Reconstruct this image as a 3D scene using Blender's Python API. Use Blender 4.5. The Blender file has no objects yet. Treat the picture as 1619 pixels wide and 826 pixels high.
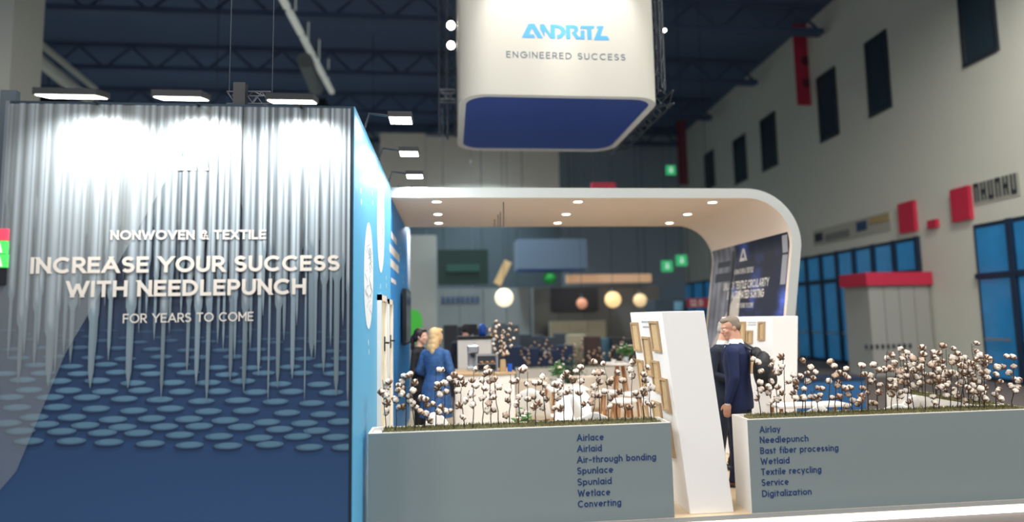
import bpy, bmesh, math, random
from mathutils import Vector, Matrix, Euler
from mathutils.bvhtree import BVHTree
random.seed(7)
D = bpy.data
col = bpy.context.scene.collection
sc = bpy.context.scene
pi = math.pi
# ------------------------------------------------------------------ camera
FPX, CX, CY, EYE = 960.0, 809.5, 413.0, 1.8
yc = Vector((-97.5, -92, -FPX)).normalized()
xc = Vector((9374, 83, -FPX)).normalized()
zc = xc.cross(yc).normalized()
RW = Matrix((xc, yc, zc))                 # camera space -> world space
cam = D.cameras.new('camera'); cam.sensor_width = 36; cam.lens = 36 * FPX / 1619
cam.clip_start = .05; cam.clip_end = 200
cam.dof.use_dof = True; cam.dof.focus_distance = 6.0; cam.dof.aperture_fstop = .38
camo = D.objects.new('camera', cam); col.objects.link(camo)
camo.matrix_world = Matrix.Translation((0, 0, EYE)) @ RW.to_4x4()
sc.camera = camo
# ------------------------------------------------------------------ world, exposure, hall lamps
w = D.worlds.new('world'); sc.world = w; w.use_nodes = True
w.node_tree.nodes['Background'].inputs[0].default_value = (.62, .76, 1, 1)
w.node_tree.nodes['Background'].inputs[1].default_value = .5
sc.view_settings.view_transform = 'Standard'; sc.view_settings.look = 'None'
sc.view_settings.exposure = 0; sc.view_settings.gamma = 1
HALL_LAMP_W = 350
BACK_FILL_W = 1700  # power of the unseen fill lamps added over the back hall
HALL_LAMPS = [(x, y, 9.5) for x in (-7, 0, 7) for y in (-5, 0, 4.5)] + [(10.6, 9.5, 10.5), (11, 4, 9.5)]  # the last two are unseen lamps added to brighten the right hall wall

# ------------------------------------------------------------------ helpers
def lin(c):
    return tuple((v / 255 / 12.92 if v / 255 <= .04045 else ((v / 255 + .055) / 1.055) ** 2.4) for v in c)
MATS = {}
def mat(name, rgb, rough=.6, metal=0, noise=0, scale=8, emit=None, es=0, bump=0, spec=.5, sheen=0, stretch=None):
    if name in MATS: return MATS[name]
    m = D.materials.new(name); m.use_nodes = True; nt = m.node_tree; b = nt.nodes['Principled BSDF']
    c = lin(rgb) + (1,)
    b.inputs['Base Color'].default_value = c
    b.inputs['Roughness'].default_value = rough; b.inputs['Metallic'].default_value = metal
    b.inputs['Specular IOR Level'].default_value = spec
    if sheen: b.inputs['Sheen Weight'].default_value = sheen
    if noise or bump:
        tc = nt.nodes.new('ShaderNodeTexCoord'); n = nt.nodes.new('ShaderNodeTexNoise')
        n.inputs['Scale'].default_value = scale; n.inputs['Detail'].default_value = 4
        if stretch:
            mp = nt.nodes.new('ShaderNodeMapping'); mp.inputs['Scale'].default_value = stretch
            nt.links.new(tc.outputs['Object'], mp.inputs[0]); nt.links.new(mp.outputs[0], n.inputs['Vector'])
        else: nt.links.new(tc.outputs['Object'], n.inputs['Vector'])
        if noise:
            mx = nt.nodes.new('ShaderNodeMix'); mx.data_type = 'RGBA'
            mx.inputs[6].default_value = tuple(v * (1 - noise) for v in c[:3]) + (1,)
            mx.inputs[7].default_value = tuple(min(1, v * (1 + noise)) for v in c[:3]) + (1,)
            nt.links.new(n.outputs['Fac'], mx.inputs[0]); nt.links.new(mx.outputs[2], b.inputs['Base Color'])
        if bump:
            bp = nt.nodes.new('ShaderNodeBump'); bp.inputs['Strength'].default_value = bump; bp.inputs['Distance'].default_value = .01
            nt.links.new(n.outputs['Fac'], bp.inputs['Height']); nt.links.new(bp.outputs[0], b.inputs['Normal'])
    if emit:
        b.inputs['Emission Color'].default_value = lin(emit) + (1,); b.inputs['Emission Strength'].default_value = es
    MATS[name] = m; return m
def print_mat(name, rough=.45):
    m = D.materials.new(name); m.use_nodes = True; nt = m.node_tree; b = nt.nodes['Principled BSDF']
    a = nt.nodes.new('ShaderNodeVertexColor'); a.layer_name = 'print'
    nt.links.new(a.outputs[0], b.inputs['Base Color']); b.inputs['Roughness'].default_value = rough
    return m
def ray(x, y): return RW @ Vector(((x - CX) / FPX, -(y - CY) / FPX, -1))
def at(x, y, **k):
    d = ray(x, y); (a, v), = k.items(); i = 'XYZ'.index(a); o = Vector((0, 0, EYE))
    return o + d * ((v - o[i]) / d[i])
def at_plane(x, y, p, n):
    d = ray(x, y); o = Vector((0, 0, EYE)); return o + d * ((Vector(p) - o).dot(n) / d.dot(n))
ORD = ['', 'first', 'second', 'third', 'fourth', 'fifth', 'sixth', 'seventh', 'eighth', 'ninth', 'tenth', 'eleventh', 'twelfth', 'thirteenth', 'fourteenth', 'fifteenth', 'sixteenth', 'seventeenth']
def wloc(o):
    v = Vector((0, 0, 0))
    while o: v += Vector(o.location); o = o.parent
    return v
class MB:
    def __init__(s): s.v = []; s.f = []; s.c = []
    def add(s, vs, fs, color=None):
        n = len(s.v); s.v += [Vector(v) for v in vs]; s.f += [[i + n for i in f] for f in fs]
        if color is not None:
            s.c += (color if isinstance(color, list) else [color] * len(vs))
        return s
    def quad(s, a, b, c, d, color=None): return s.add([a, b, c, d], [[0, 1, 2, 3]], color)
    def box(s, x0, x1, y0, y1, z0, z1, color=None):
        return s.add([(x0,y0,z0),(x1,y0,z0),(x1,y1,z0),(x0,y1,z0),(x0,y0,z1),(x1,y0,z1),(x1,y1,z1),(x0,y1,z1)],
              [[0,3,2,1],[4,5,6,7],[0,1,5,4],[1,2,6,5],[2,3,7,6],[3,0,4,7]], color)
    def hexa(s, p):   # 4 bottom (ccw from above) + 4 top
        return s.add(p, [[0,3,2,1],[4,5,6,7],[0,1,5,4],[1,2,6,5],[2,3,7,6],[3,0,4,7]])
    def tube(s, pts, r, n=8, cap=True):
        pts = [Vector(p) for p in pts]; rs = r if isinstance(r, (list, tuple)) else [r] * len(pts)
        base = len(s.v); up = None
        for i, p in enumerate(pts):
            t = (pts[min(i + 1, len(pts) - 1)] - pts[max(i - 1, 0)]).normalized()
            if up is None: up = t.orthogonal().normalized()
            up = (up - t * up.dot(t)).normalized(); sd = t.cross(up)
            for k in range(n):
                a = 2 * pi * k / n; s.v.append(p + (up * math.cos(a) + sd * math.sin(a)) * rs[i])
        for i in range(len(pts) - 1):
            for k in range(n):
                k2 = (k + 1) % n; a = base + i * n
                s.f.append([a + k, a + k2, a + n + k2, a + n + k])
        if cap:
            s.f.append([base + k for k in range(n)][::-1]); s.f.append([base + (len(pts) - 1) * n + k for k in range(n)])
        return s
    def lathe(s, c, prof, n=24, sx=1, sy=1):
        c = Vector(c); base = len(s.v)
        for r, z in prof:
            for k in range(n):
                a = 2 * pi * k / n; s.v.append(c + Vector((r * math.cos(a) * sx, r * math.sin(a) * sy, z)))
        for i in range(len(prof) - 1):
            for k in range(n):
                k2 = (k + 1) % n; a = base + i * n
                s.f.append([a + k, a + k2, a + n + k2, a + n + k])
        if prof[0] != prof[-1]: s.f.append([base + k for k in range(n)][::-1]); s.f.append([base + (len(prof) - 1) * n + k for k in range(n)])
        return s
    def ball(s, c, r, n=10, m=6, rot=None):
        r = Vector(r) if isinstance(r, (tuple, list, Vector)) else Vector((r, r, r)); c = Vector(c); base = len(s.v)
        for i in range(m + 1):
            t = pi * i / m
            for k in range(n):
                a = 2 * pi * k / n
                v = Vector((math.sin(t) * math.cos(a) * r.x, math.sin(t) * math.sin(a) * r.y, math.cos(t) * r.z))
                if rot: v = rot @ v
                s.v.append(c + v)
        for i in range(m):
            for k in range(n):
                k2 = (k + 1) % n; a = base + i * n
                s.f.append([a + k, a + n + k, a + n + k2, a + k2])
        return s
    def rings(s, rings, n=20, cap=True):    # (centre, rx, ry[, rot])
        base = len(s.v)
        for rg in rings:
            c = Vector(rg[0]); rot = rg[3] if len(rg) > 3 else None
            for k in range(n):
                a = 2 * pi * k / n; v = Vector((math.cos(a) * rg[1], math.sin(a) * rg[2], 0))
                if rot: v = rot @ v
                s.v.append(c + v)
        for i in range(len(rings) - 1):
            for k in range(n):
                k2 = (k + 1) % n; a = base + i * n
                s.f.append([a + k, a + k2, a + n + k2, a + n + k])
        if cap:
            s.f.append([base + k for k in range(n)][::-1]); s.f.append([base + (len(rings) - 1) * n + k for k in range(n)])
        return s
    def build(s, name, m, parent=None, smooth=False, bevel=0):
        off = wloc(parent) if parent else Vector((0, 0, 0))
        me = D.meshes.new(name); me.from_pydata([v - off for v in s.v], [], s.f); me.update()
        if s.c:
            a = me.color_attributes.new('print', 'FLOAT_COLOR', 'POINT')
            for i, c in enumerate(s.c): a.data[i].color = tuple(c[:3]) + (1,)
        me.materials.append(m)
        if smooth:
            me.polygons.foreach_set('use_smooth', [True] * len(me.polygons))
        o = D.objects.new(name, me); col.objects.link(o)
        if parent: o.parent = parent
        if bevel:
            b = o.modifiers.new('bevel', 'BEVEL'); b.width = bevel; b.segments = 2; b.limit_method = 'ANGLE'
        if smooth:
            pass
        return o
def tag(o, label=None, cat=None, group=None, kind=None):
    if label: o['label'] = label
    if cat: o['category'] = cat
    if group: o['group'] = group
    if kind: o['kind'] = kind
    return o
def thing(name, label, cat, loc=(0, 0, 0), rz=0, group=None, kind=None):
    o = D.objects.new(name, None); col.objects.link(o); o.location = loc; o.rotation_euler = (0, 0, rz)
    o.empty_display_size = .1
    return tag(o, label, cat, group, kind)
def copy_tree(o, parent=None):
    c = o.copy(); col.objects.link(c); c.parent = parent
    for ch in list(o.children): copy_tree(ch, c)
    return c

# ------------------------------------------------------------------ stroke lettering
def arc(cx, cy, rx, ry, a0, a1):
    n = max(3, int(abs(a1 - a0) / 15))
    return [(cx + rx * math.cos(math.radians(a0 + (a1 - a0) * i / n)), cy + ry * math.sin(math.radians(a0 + (a1 - a0) * i / n))) for i in range(n + 1)]
G = {
 'A': (.9, [[(0,0),(.45,1),(.9,0)],[(.15,.3),(.75,.3)]]),
 'B': (.62, [[(0,0),(0,1)],[(0,1),(.32,1)]+arc(.34,.76,.24,.24,90,-90)+[(0,.52)], [(0,.52)]+arc(.36,.26,.26,.26,90,-90)+[(0,0)]]),
 'C': (.86, [arc(.5,.5,.5,.5,45,315)]),
 'D': (.78, [[(0,0),(0,1)],[(0,1),(.28,1)]+arc(.28,.5,.5,.5,90,-90)+[(0,0)]]),
 'E': (.56, [[(.56,1),(0,1),(0,0),(.56,0)],[(0,.52),(.5,.52)]]),
 'F': (.54, [[(.54,1),(0,1),(0,0)],[(0,.5),(.48,.5)]]),
 'G': (.95, [arc(.5,.5,.5,.5,45,360)+[(.55,.5)]]),
 'H': (.7, [[(0,0),(0,1)],[(.7,0),(.7,1)],[(0,.52),(.7,.52)]]),
 'I': (0, [[(0,0),(0,1)]]),
 'K': (.62, [[(0,0),(0,1)],[(.6,1),(.05,.45)],[(.22,.58),(.64,0)]]),
 'L': (.5, [[(0,1),(0,0),(.5,0)]]),
 'M': (.85, [[(0,0),(0,1),(.425,.35),(.85,1),(.85,0)]]),
 'N': (.7, [[(0,0),(0,1),(.7,0),(.7,1)]]),
 'O': (1.0, [arc(.5,.5,.5,.5,0,360)]),
 'P': (.6, [[(0,0),(0,1)],[(0,1),(.3,1)]+arc(.32,.72,.28,.28,90,-90)+[(0,.44)]]),
 'R': (.62, [[(0,0),(0,1)],[(0,1),(.3,1)]+arc(.32,.72,.28,.28,90,-90)+[(0,.44)],[(.3,.44),(.62,0)]]),
 'S': (.6, [arc(.3,.755,.28,.245,25,270)+arc(.3,.255,.3,.255,90,-155)]),
 'T': (.66, [[(0,1),(.66,1)],[(.33,1),(.33,0)]]),
 'U': (.68, [[(0,1),(0,.34)]+arc(.34,.34,.34,.34,180,360)+[(.68,1)]]),
 'V': (.8, [[(0,1),(.4,0),(.8,1)]]),
 'W': (1.2, [[(0,1),(.3,0),(.6,.9),(.9,0),(1.2,1)]]),
 'X': (.7, [[(0,0),(.7,1)],[(0,1),(.7,0)]]),
 'Y': (.76, [[(0,1),(.38,.45),(.76,1)],[(.38,.45),(.38,0)]]),
 'Z': (.62, [[(0,1),(.62,1),(0,0),(.62,0)]]),
 '&': (.7, [[(.7,0),(.16,.62)]+arc(.34,.78,.2,.22,215,-35)+[(.18,.45)]+arc(.28,.24,.28,.24,130,340)+[(.68,.42)]]),
 '1': (.25, [[(0,.82),(.25,1),(.25,0)]]),
 '2': (.6, [arc(.3,.72,.28,.28,160,-30)+[(0,0),(.6,0)]]),
 '0': (.68, [arc(.34,.5,.34,.5,0,360)]),
 '.': (.02, [[(0,0),(0,.04)]]),
 '-': (.36, [[(0,.36),(.36,.36)]]),
 'a': (.6, [arc(.3,.33,.3,.33,0,360),[(.6,0),(.6,.68)]]),
 'b': (.6, [arc(.3,.33,.3,.33,0,360),[(0,0),(0,1.03)]]),
 'c': (.54, [arc(.32,.33,.32,.33,48,312)]),
 'd': (.6, [arc(.3,.33,.3,.33,0,360),[(.6,0),(.6,1.03)]]),
 'e': (.62, [[(.02,.34),(.62,.34)]+arc(.31,.33,.31,.33,0,318)]),
 'f': (.32, [[(.12,0),(.12,.8)]+arc(.28,.8,.16,.2,180,85),[(0,.62),(.32,.62)]]),
 'g': (.6, [arc(.3,.33,.3,.33,0,360),[(.6,.68),(.6,-.02)]+arc(.3,-.02,.3,.26,0,-150)]),
 'h': (.54, [[(0,0),(0,1.03)],[(0,.36)]+arc(.27,.38,.27,.28,170,0)+[(.54,0)]]),
 'i': (0, [[(0,0),(0,.66)],[(0,.87),(0,.97)]]),
 'l': (0, [[(0,0),(0,1.03)]]),
 'n': (.54, [[(0,0),(0,.66)],[(0,.36)]+arc(.27,.38,.27,.28,170,0)+[(.54,0)]]),
 'o': (.64, [arc(.32,.33,.32,.33,0,360)]),
 'p': (.6, [arc(.3,.33,.3,.33,0,360),[(0,.68),(0,-.3)]]),
 'r': (.3, [[(0,0),(0,.66)],[(0,.38)]+arc(.24,.38,.24,.28,170,75)]),
 's': (.42, [arc(.21,.495,.19,.165,25,270)+arc(.21,.17,.21,.17,90,-155)]),
 't': (.34, [[(.13,.9),(.13,0)],[(0,.64),(.34,.64)]]),
 'u': (.54, [[(0,.66),(0,.28)]+arc(.27,.28,.27,.28,180,360)+[(.54,.66)]]),
 'v': (.56, [[(0,.66),(.28,0),(.56,.66)]]),
 'x': (.52, [[(0,.66),(.52,0)],[(0,0),(.52,.66)]]),
 'y': (.58, [[(0,.66),(.3,.02)],[(.58,.66),(.18,-.3)]]),
 'z': (.48, [[(0,.66),(.48,.66),(0,0),(.48,0)]]),
}
def text(mb, s, org, du, dv, cap, wt, width, sq=1.0):
    """flat lettering: centre lines thickened to wt*cap, tracked out to the given width"""
    du = Vector(du).normalized(); dv = Vector(dv).normalized(); org = Vector(org)
    hw = wt / 2; dn = du.cross(dv); du = du * sq; width = width / sq
    natural = sum((.34 if ch == ' ' else G[ch][0] + wt) for ch in s)
    sw = sum(0 if ch == ' ' else G[ch][0] for ch in s); nc = max(1, len(s) - 1); tmin = .11
    sx = min(1, max(.22, (width / cap - (natural - sw) - tmin * nc) / sw))
    tr = (width / cap - (natural - sw) - sw * sx) / nc
    si = 0
    x = 0.0
    for ch in s:
        if ch == ' ': x += .34 + tr; continue
        W, st = G[ch]
        for pl in st:
            upper = not ch.islower(); lo, hi = 0.0, (1.0 if upper else .7)
            P0 = [Vector((x + hw + p[0] * sx, (hw + p[1] * (1 - wt)) if upper else (p[1] * (.7 - wt) / .66 + hw if 0 <= p[1] <= .66 else (p[1] + hw if p[1] < 0 else p[1] - hw * .4)))) for p in pl]
            # break the centre line at sharp turns
            runs = [[P0[0]]]
            for i in range(1, len(P0)):
                runs[-1].append(P0[i])
                if i < len(P0) - 1:
                    d1 = P0[i] - P0[i - 1]; d2 = P0[i + 1] - P0[i]
                    if d1.length > 1e-6 and d2.length > 1e-6 and d1.angle(d2) > 1.75: runs.append([P0[i]])
            for P in runs:
                si += 1; L = []; R = []; n = len(P); closed = n > 3 and (P[0] - P[-1]).length < 1e-4
                for i in range(n):
                    a = P[i - 1] if i > 0 else (P[-2] if closed else None)
                    b = P[i + 1] if i < n - 1 else (P[1] if closed else None)
                    d1 = (P[i] - a).normalized() if a is not None and (P[i] - a).length > 1e-6 else None
                    d2 = (b - P[i]).normalized() if b is not None and (b - P[i]).length > 1e-6 else None
                    d1 = d1 or d2; d2 = d2 or d1
                    n1 = Vector((-d1.y, d1.x)); n2 = Vector((-d2.y, d2.x)); m = (n1 + n2)
                    if m.length < 1e-3: m = n1.copy()
                    m.normalize(); k = hw / max(.5, m.dot(n1)); l_, r_ = P[i] + m * k, P[i] - m * k
                    end = not closed and (i == 0 or i == n - 1)
                    if end and abs(d1.y) > .45:      # cut flat on the baseline, x-height or cap line
                        for lim in (lo, hi):
                            if abs(P[i].y - lim) < hw * 1.25:
                                l_ = l_ + d1 * ((lim - l_.y) / d1.y); r_ = r_ + d1 * ((lim - r_.y) / d1.y); break
                    elif end and abs(d1.y) < .2:
                        e = d1 * hw * (1 if i else -1); l_ = l_ + e; r_ = r_ + e
                    L.append(l_); R.append(r_)
                vs = [org + du * (q.x * cap) + dv * (q.y * cap) + dn * (.0002 * (si % 4)) for q in L + R]
                mb.add(vs, [[i, n + i, n + i + 1, i + 1] for i in range(n - 1)])
        x += W * sx + wt + tr
    return mb
def lettering(s, org, du, dv, cap, wt, width, m, parent, label=None, sq=1.0):
    o = text(MB(), s, org, du, dv, cap, wt, width, sq).build('lettering', m, parent)
    if label: o['label'] = label
    return o

# ------------------------------------------------------------------ materials
white = mat('white_laminate', (224, 220, 214), .45)
fascia = mat('white_canopy_skin', (170, 173, 170), .5)
warmwhite = mat('canopy_underside', (236, 218, 200), .6)
greyp = mat('grey_planter_front', (124, 136, 137), .55)
blue_l = mat('light_blue_wall', (88, 172, 218), .5)
blue_d = mat('mid_blue_wall', (34, 130, 204), .5)
navytxt = mat('navy_lettering', (26, 54, 104), .5)
whitetxt = mat('white_lettering', (235, 232, 226), .5)
black = mat('black_metal', (18, 20, 24), .4)
darkgrey = mat('dark_grey_metal', (52, 60, 68), .45, .3)
steel = mat('brushed_steel', (190, 192, 195), .3, .8)
floor_m = mat('beige_vinyl_floor', (206, 184, 152), .35, noise=.06, scale=3)
hallfloor = mat('grey_hall_floor', (96, 88, 84), .7, noise=.15, scale=1.5)
hallwall = mat('hall_wall_plaster', (210, 211, 198), .8, noise=.04, scale=.5)
ceil_m = mat('dark_hall_ceiling', (76, 94, 122), .9)
ceil_b = mat('dark_roof_beam', (68, 84, 112), .8)
glass_b = mat('blue_door_glass', (38, 110, 160), .15, noise=.5, scale=1.3, spec=.8, emit=(40, 120, 172), es=.26)  # slight glow stands in for daylight behind the glass
frame_b = mat('dark_blue_door_frame', (24, 44, 70), .4)
darkwin = mat('dark_window_glass', (48, 64, 74), .2)
red = mat('red_sign', (196, 40, 70), .6)
wood = mat('light_oak', (176, 146, 108), .5, noise=.12, scale=14, stretch=(1, 1, .15))
woodleg = mat('brown_oak_legs', (168, 120, 78), .5, noise=.15, scale=20)
sample = mat('tan_fabric_sample', (200, 172, 130), .9, noise=.2, scale=30)
moss = mat('green_moss', (122, 118, 80), .95, noise=.4, scale=60, bump=1)
shell = mat('white_plastic_shell', (222, 220, 216), .35)
stem_m = mat('dark_cotton_stem', (46, 38, 40), .8)
cotton = mat('cotton_fluff', (232, 220, 206), 1, noise=.08, scale=60, bump=.6, sheen=.3)
cotton_b = mat('brownish_cotton_fluff', (204, 180, 160), 1, noise=.12, scale=60, bump=.6)
husk_m = mat('brown_cotton_husk', (112, 84, 64), .9, noise=.3, scale=60)
leaf = mat('green_leaf', (62, 110, 52), .6, noise=.3, scale=20)
leaf_d = mat('dark_green_leaf', (38, 66, 46), .6, noise=.3, scale=20)
lampface = mat('lamp_lens', (255, 250, 240), .4, emit=(255, 248, 232), es=14)
downlens = mat('downlight_lens', (255, 250, 240), .4, emit=(255, 246, 226), es=7)

# ================================================================== STRUCTURE
def struct(name, mb, m, parent=None, **k):
    o = mb.build(name, m, parent, **k); o['kind'] = 'structure'; return o
CZ = 13.3
struct('floor', MB().box(-22, 24, -9, 38, -.17, -.07), hallfloor)
struct('platform', MB().box(-.9, 6.2, 5.305, 12.4, -.068, 0), floor_m)
MB().box(-.9, 6.2, 5.306, 5.404, .0002, .006).build('shaded_edge_strip', mat('shaded_edge', (112, 114, 114), .6), D.objects['platform'])  # grey strip paints the shade at the planters' foot onto the platform
led = mat('led_strip', (255, 255, 255), .4, emit=(255, 252, 245), es=1.8)
struct('trim_1', MB().box(-.9, 6.2, 5.285, 5.304, -.066, -.004), led)
cl = struct('ceiling', MB().box(-22, 24, -9, 38, CZ, CZ + .2), ceil_m)
for i in range(9):
    y = -4 + i * 4.9
    mb = MB().box(-22, 14, y, y + .35, CZ - 1.1, CZ - .9).box(-22, 14, y, y + .35, CZ - .12, CZ - .002)
    for k in range(18): mb.tube([(-22 + k * 2, y + .17, CZ - 1.0), (-21 + k * 2, y + .17, CZ - .08), (-20 + k * 2, y + .17, CZ - 1.0)], .06, 5)
    struct('trim_%d' % (i + 2), mb, ceil_b)
# right hall wall, turned a little about z
ang = math.radians(2.2)
HD = Vector((math.sin(ang), math.cos(ang), 0)); HN = Vector((-math.cos(ang), math.sin(ang), 0)); HP = Vector((14, 15, 0))
def hw(s, z, off=0): p = HP + HD * s + HN * off; return Vector((p.x, p.y, z))
def hpix(x, y):
    p = at_plane(x, y, HP, HN); return ((p - HP).dot(HD), p.z)
def hbox(s0, s1, z0, z1, o0, o1, mb=None):
    mb = mb or MB(); a = [hw(s0, z0, o0), hw(s0, z0, o1), hw(s1, z0, o1), hw(s1, z0, o0)]
    return mb.hexa([*a, *[Vector((p.x, p.y, z1)) for p in a]])
wr = struct('wall_right', hbox(-24, 23.5, -.07, CZ, -.3, 0), hallwall)
wb = struct('wall_back', MB().box(-22, 15, 37, 37.2, -.07, CZ), mat('back_hall_wall', (160, 172, 180), .8))
wl = struct('wall_left', MB().box(-22, -21.8, -9, 37, -.07, CZ), hallwall)
winpx = [(1528, -60, 1580, 100), (1378, 50, 1410, 178), (1300, 108, 1327, 220), (1208, 178, 1230, 268), (1164, 212, 1182, 290), (1117, 236, 1131, 300)]
for i, (x0, y0, x1, y1) in enumerate(winpx):
    xm = (x0 + x1) / 2; s0 = hpix(x0, y1)[0]; s1 = hpix(x1, y1)[0]; z0 = hpix(xm, y1 - (4 if i else 12))[1]; z1 = hpix(xm, y0 + 5)[1]
    wn = struct('window_%d' % (i + 1), hbox(min(s0, s1), max(s0, s1), z0, z1, .0, .02), darkwin)
    a, b = sorted((s0, s1)); f = MB()
    hbox(a - .06, a + .02, z0, z1, 0, .06, f); hbox(b - .02, b + .06, z0, z1, 0, .06, f)
    hbox(a - .06, b + .06, z0 - .08, z0, 0, .08, f); hbox(a - .06, b + .06, z1, z1 + .08, 0, .06, f)
    f.build('window_frame', darkgrey, wn)
# glazed door bands of the hall
def door_band(n, px0, px1, ytop_at, nb, transom):
    s0 = hpix(px0, 420)[0]; s1 = hpix(px1, 420)[0]; a, b = sorted((s0, s1)); zt = hpix(*ytop_at)[1]
    d = struct('door_%d' % n, hbox(a, b, -.07, zt, 0, .02), mat('door_recess', (22, 40, 62), .5))
    w_ = (b - a) / nb
    for k in range(nb):
        for (z0, z1) in ((.05, transom - .12), (transom + .05, zt - .12)):
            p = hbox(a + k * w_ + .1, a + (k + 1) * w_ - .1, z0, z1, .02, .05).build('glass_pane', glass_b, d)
        f = MB()
        hbox(a + k * w_ - .07, a + k * w_ + .07, -.05, zt, .02, .12, f)
        hbox(a + k * w_, a + (k + 1) * w_, transom - .1, transom + .04, .02, .10, f)
        f.build('door_frame', frame_b, d)
        h = hbox(a + k * w_ + .2, a + (k + 1) * w_ - .2, 1.0, 1.06, .10, .15).build('push_bar', steel, d)
    return d
door_band(1, 1256, 1456, (1440, 376), 7, 3.0)
door_band(2, 1545, 1760, (1600, 345), 3, 2.7)
# wall signs
def wall_sign(name, label, px, m, off=.12, parent=None):
    x0, y0, x1, y1 = px; xm = (x0 + x1) / 2
    s0 = hpix(x0, y0)[0]; s1 = hpix(x1, y0)[0]; a, b = sorted((s0, s1)); z0 = hpix(xm, y1)[1]; z1 = hpix(xm, y0)[1]
    o = hbox(a, b, z0, z1, .005, off).build(name, m); tag(o, label, 'sign'); return o
wall_sign('wall_sign', 'red upright sign beside the tall glazed doors at the right edge', (1507, 297, 1536, 350), red)
wall_sign('wall_sign', 'red upright sign above the right end of the long glazed door band', (1424, 320, 1449, 368), red)
wall_sign('wall_sign', 'small red square plate on the hall wall between two red signs', (1471, 348, 1485, 361), red)
ws = wall_sign('wall_lettering_panel', 'pale sign strip with dark characters above the right-hand doors', (1538, 282, 1612, 318), mat('sign_strip', (172, 172, 160), .8), .02)
random.seed(3)
s0, z0 = hpix(1612, 312); s1, _ = hpix(1540, 312)
for k in range(6):
    a = s0 + (s1 - s0) * (k + .15) / 6; b = a + (s1 - s0) / 6 * .62; zz = hpix(1575, 313)[1]
    f = MB(); hbox(a, a + (b - a) * .25, zz, zz + .5, .02, .04, f); hbox(b - (b - a) * .25, b, zz, zz + .5, .02, .04, f); hbox(a, b, zz + .2 * (k % 3), zz + .2 * (k % 3) + .1, .02, .045, f)
    f.build('dark_character', darkgrey, ws)
ws = wall_sign('sponsor_strip', 'long pale strip of small dark and yellow marks over the glazed door band', (1285, 350, 1408, 378), mat('sign_strip', (172, 172, 160), .8), .02)
for (xa, ya, xb, yb, mm) in ((1290, 368, 1302, 382, darkgrey), (1306, 366, 1345, 378, mat('grey_mark', (128, 130, 126), .8)), (1356, 349, 1372, 365, mat('navy_mark', (50, 76, 110), .6)), (1376, 340, 1408, 352, mat('ochre_mark', (176, 156, 110), .7))):
    sa = hpix(xa, yb)[0]; sb = hpix(xb, yb)[0]; a, b = sorted((sa, sb)); zz = hpix((xa + xb) / 2, yb)[1]
    hbox(a, b, zz, zz + (yb - ya) / 960 * hw((a + b) / 2, 0).y, .02, .04).build('printed_mark', mm, ws)
# free standing grey hall booth with a red header in front of the doors
gb = thing('grey_kiosk', 'grey panelled kiosk with a red header board in front of the glazed doors', 'kiosk', at(1420, 600, Y=16.5) * 1)
gb.location = (11.6, 16.5, -.07)
p0 = at(1372, 452, Y=16.5); p1 = at(1468, 452, Y=16.5); ph = at(1420, 431, Y=16.5)
for k in range(4):
    a = p0.x + (p1.x - p0.x) * k / 4
    MB().box(a + .01, a + (p1.x - p0.x) / 4 - .01, 16.5, 17.6, -.07, p0.z).build('wall_panel', mat('kiosk_grey', (158, 158, 152), .7), gb)
MB().box(p0.x - .12, p1.x + .04, 16.38, 17.6, p0.z + .002, ph.z).build('header_board', red, gb)
q = at(1372, 553, Y=16.38)
for k in range(9):
    MB().box(q.x + .17 * k, q.x + .17 * k + .07, 16.47, 16.499, q.z, q.z + .13).build('dark_character', darkgrey, gb)
# left hall column at the far left edge
p = at(18, 80, Y=14)
struct('column_left', MB().box(p.x - 1.2, p.x, 14, 15, -.07, CZ), hallwall)
# ceiling strips / ducts
strip_m = mat('pale_fluorescent_strip', (200, 200, 190), .5, emit=(170, 176, 170), es=.55)
a = at(432, -30, Z=12.1); b = at(527, 150, Z=12.1); n = 5
for k in range(n):
    p = a.lerp(b, k / n); q = a.lerp(b, (k + .8) / n)
    o = MB().tube([p, q], .13, 8).tube([p.lerp(q, .5), (p.x * .5 + q.x * .5, p.y * .5 + q.y * .5, CZ - .005)], .02, 5).build('fluorescent_batten', strip_m)
    tag(o, 'pale lit roof tube, %s of the broken line from the top edge' % ORD[k + 1], 'lamp', 'tubes in line under the dark roof')
o = MB().tube([at(482, 95, Z=11.3), at(500, 140, Z=11.3)], .3, 8).build('ceiling_duct', mat('duct_grey', (120, 124, 124), .7)); tag(o, 'short grey duct under the roof left of the tube line', 'duct')
o = MB().tube([at(28, 68, Z=11), at(140, 158, Z=11)], .22, 8).build('ceiling_duct', mat('duct_pale', (196, 196, 184), .7)); tag(o, 'long pale duct rising to the upper left over the needlepunch wall', 'duct')
o = MB().tube([at(60, 66, Z=11.6), at(150, 140, Z=11.6)], .12, 8).build('ceiling_duct', mat('duct_pale', (196, 196, 184), .7)); tag(o, 'thin pale pipe alongside the long duct at upper left', 'duct')

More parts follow.
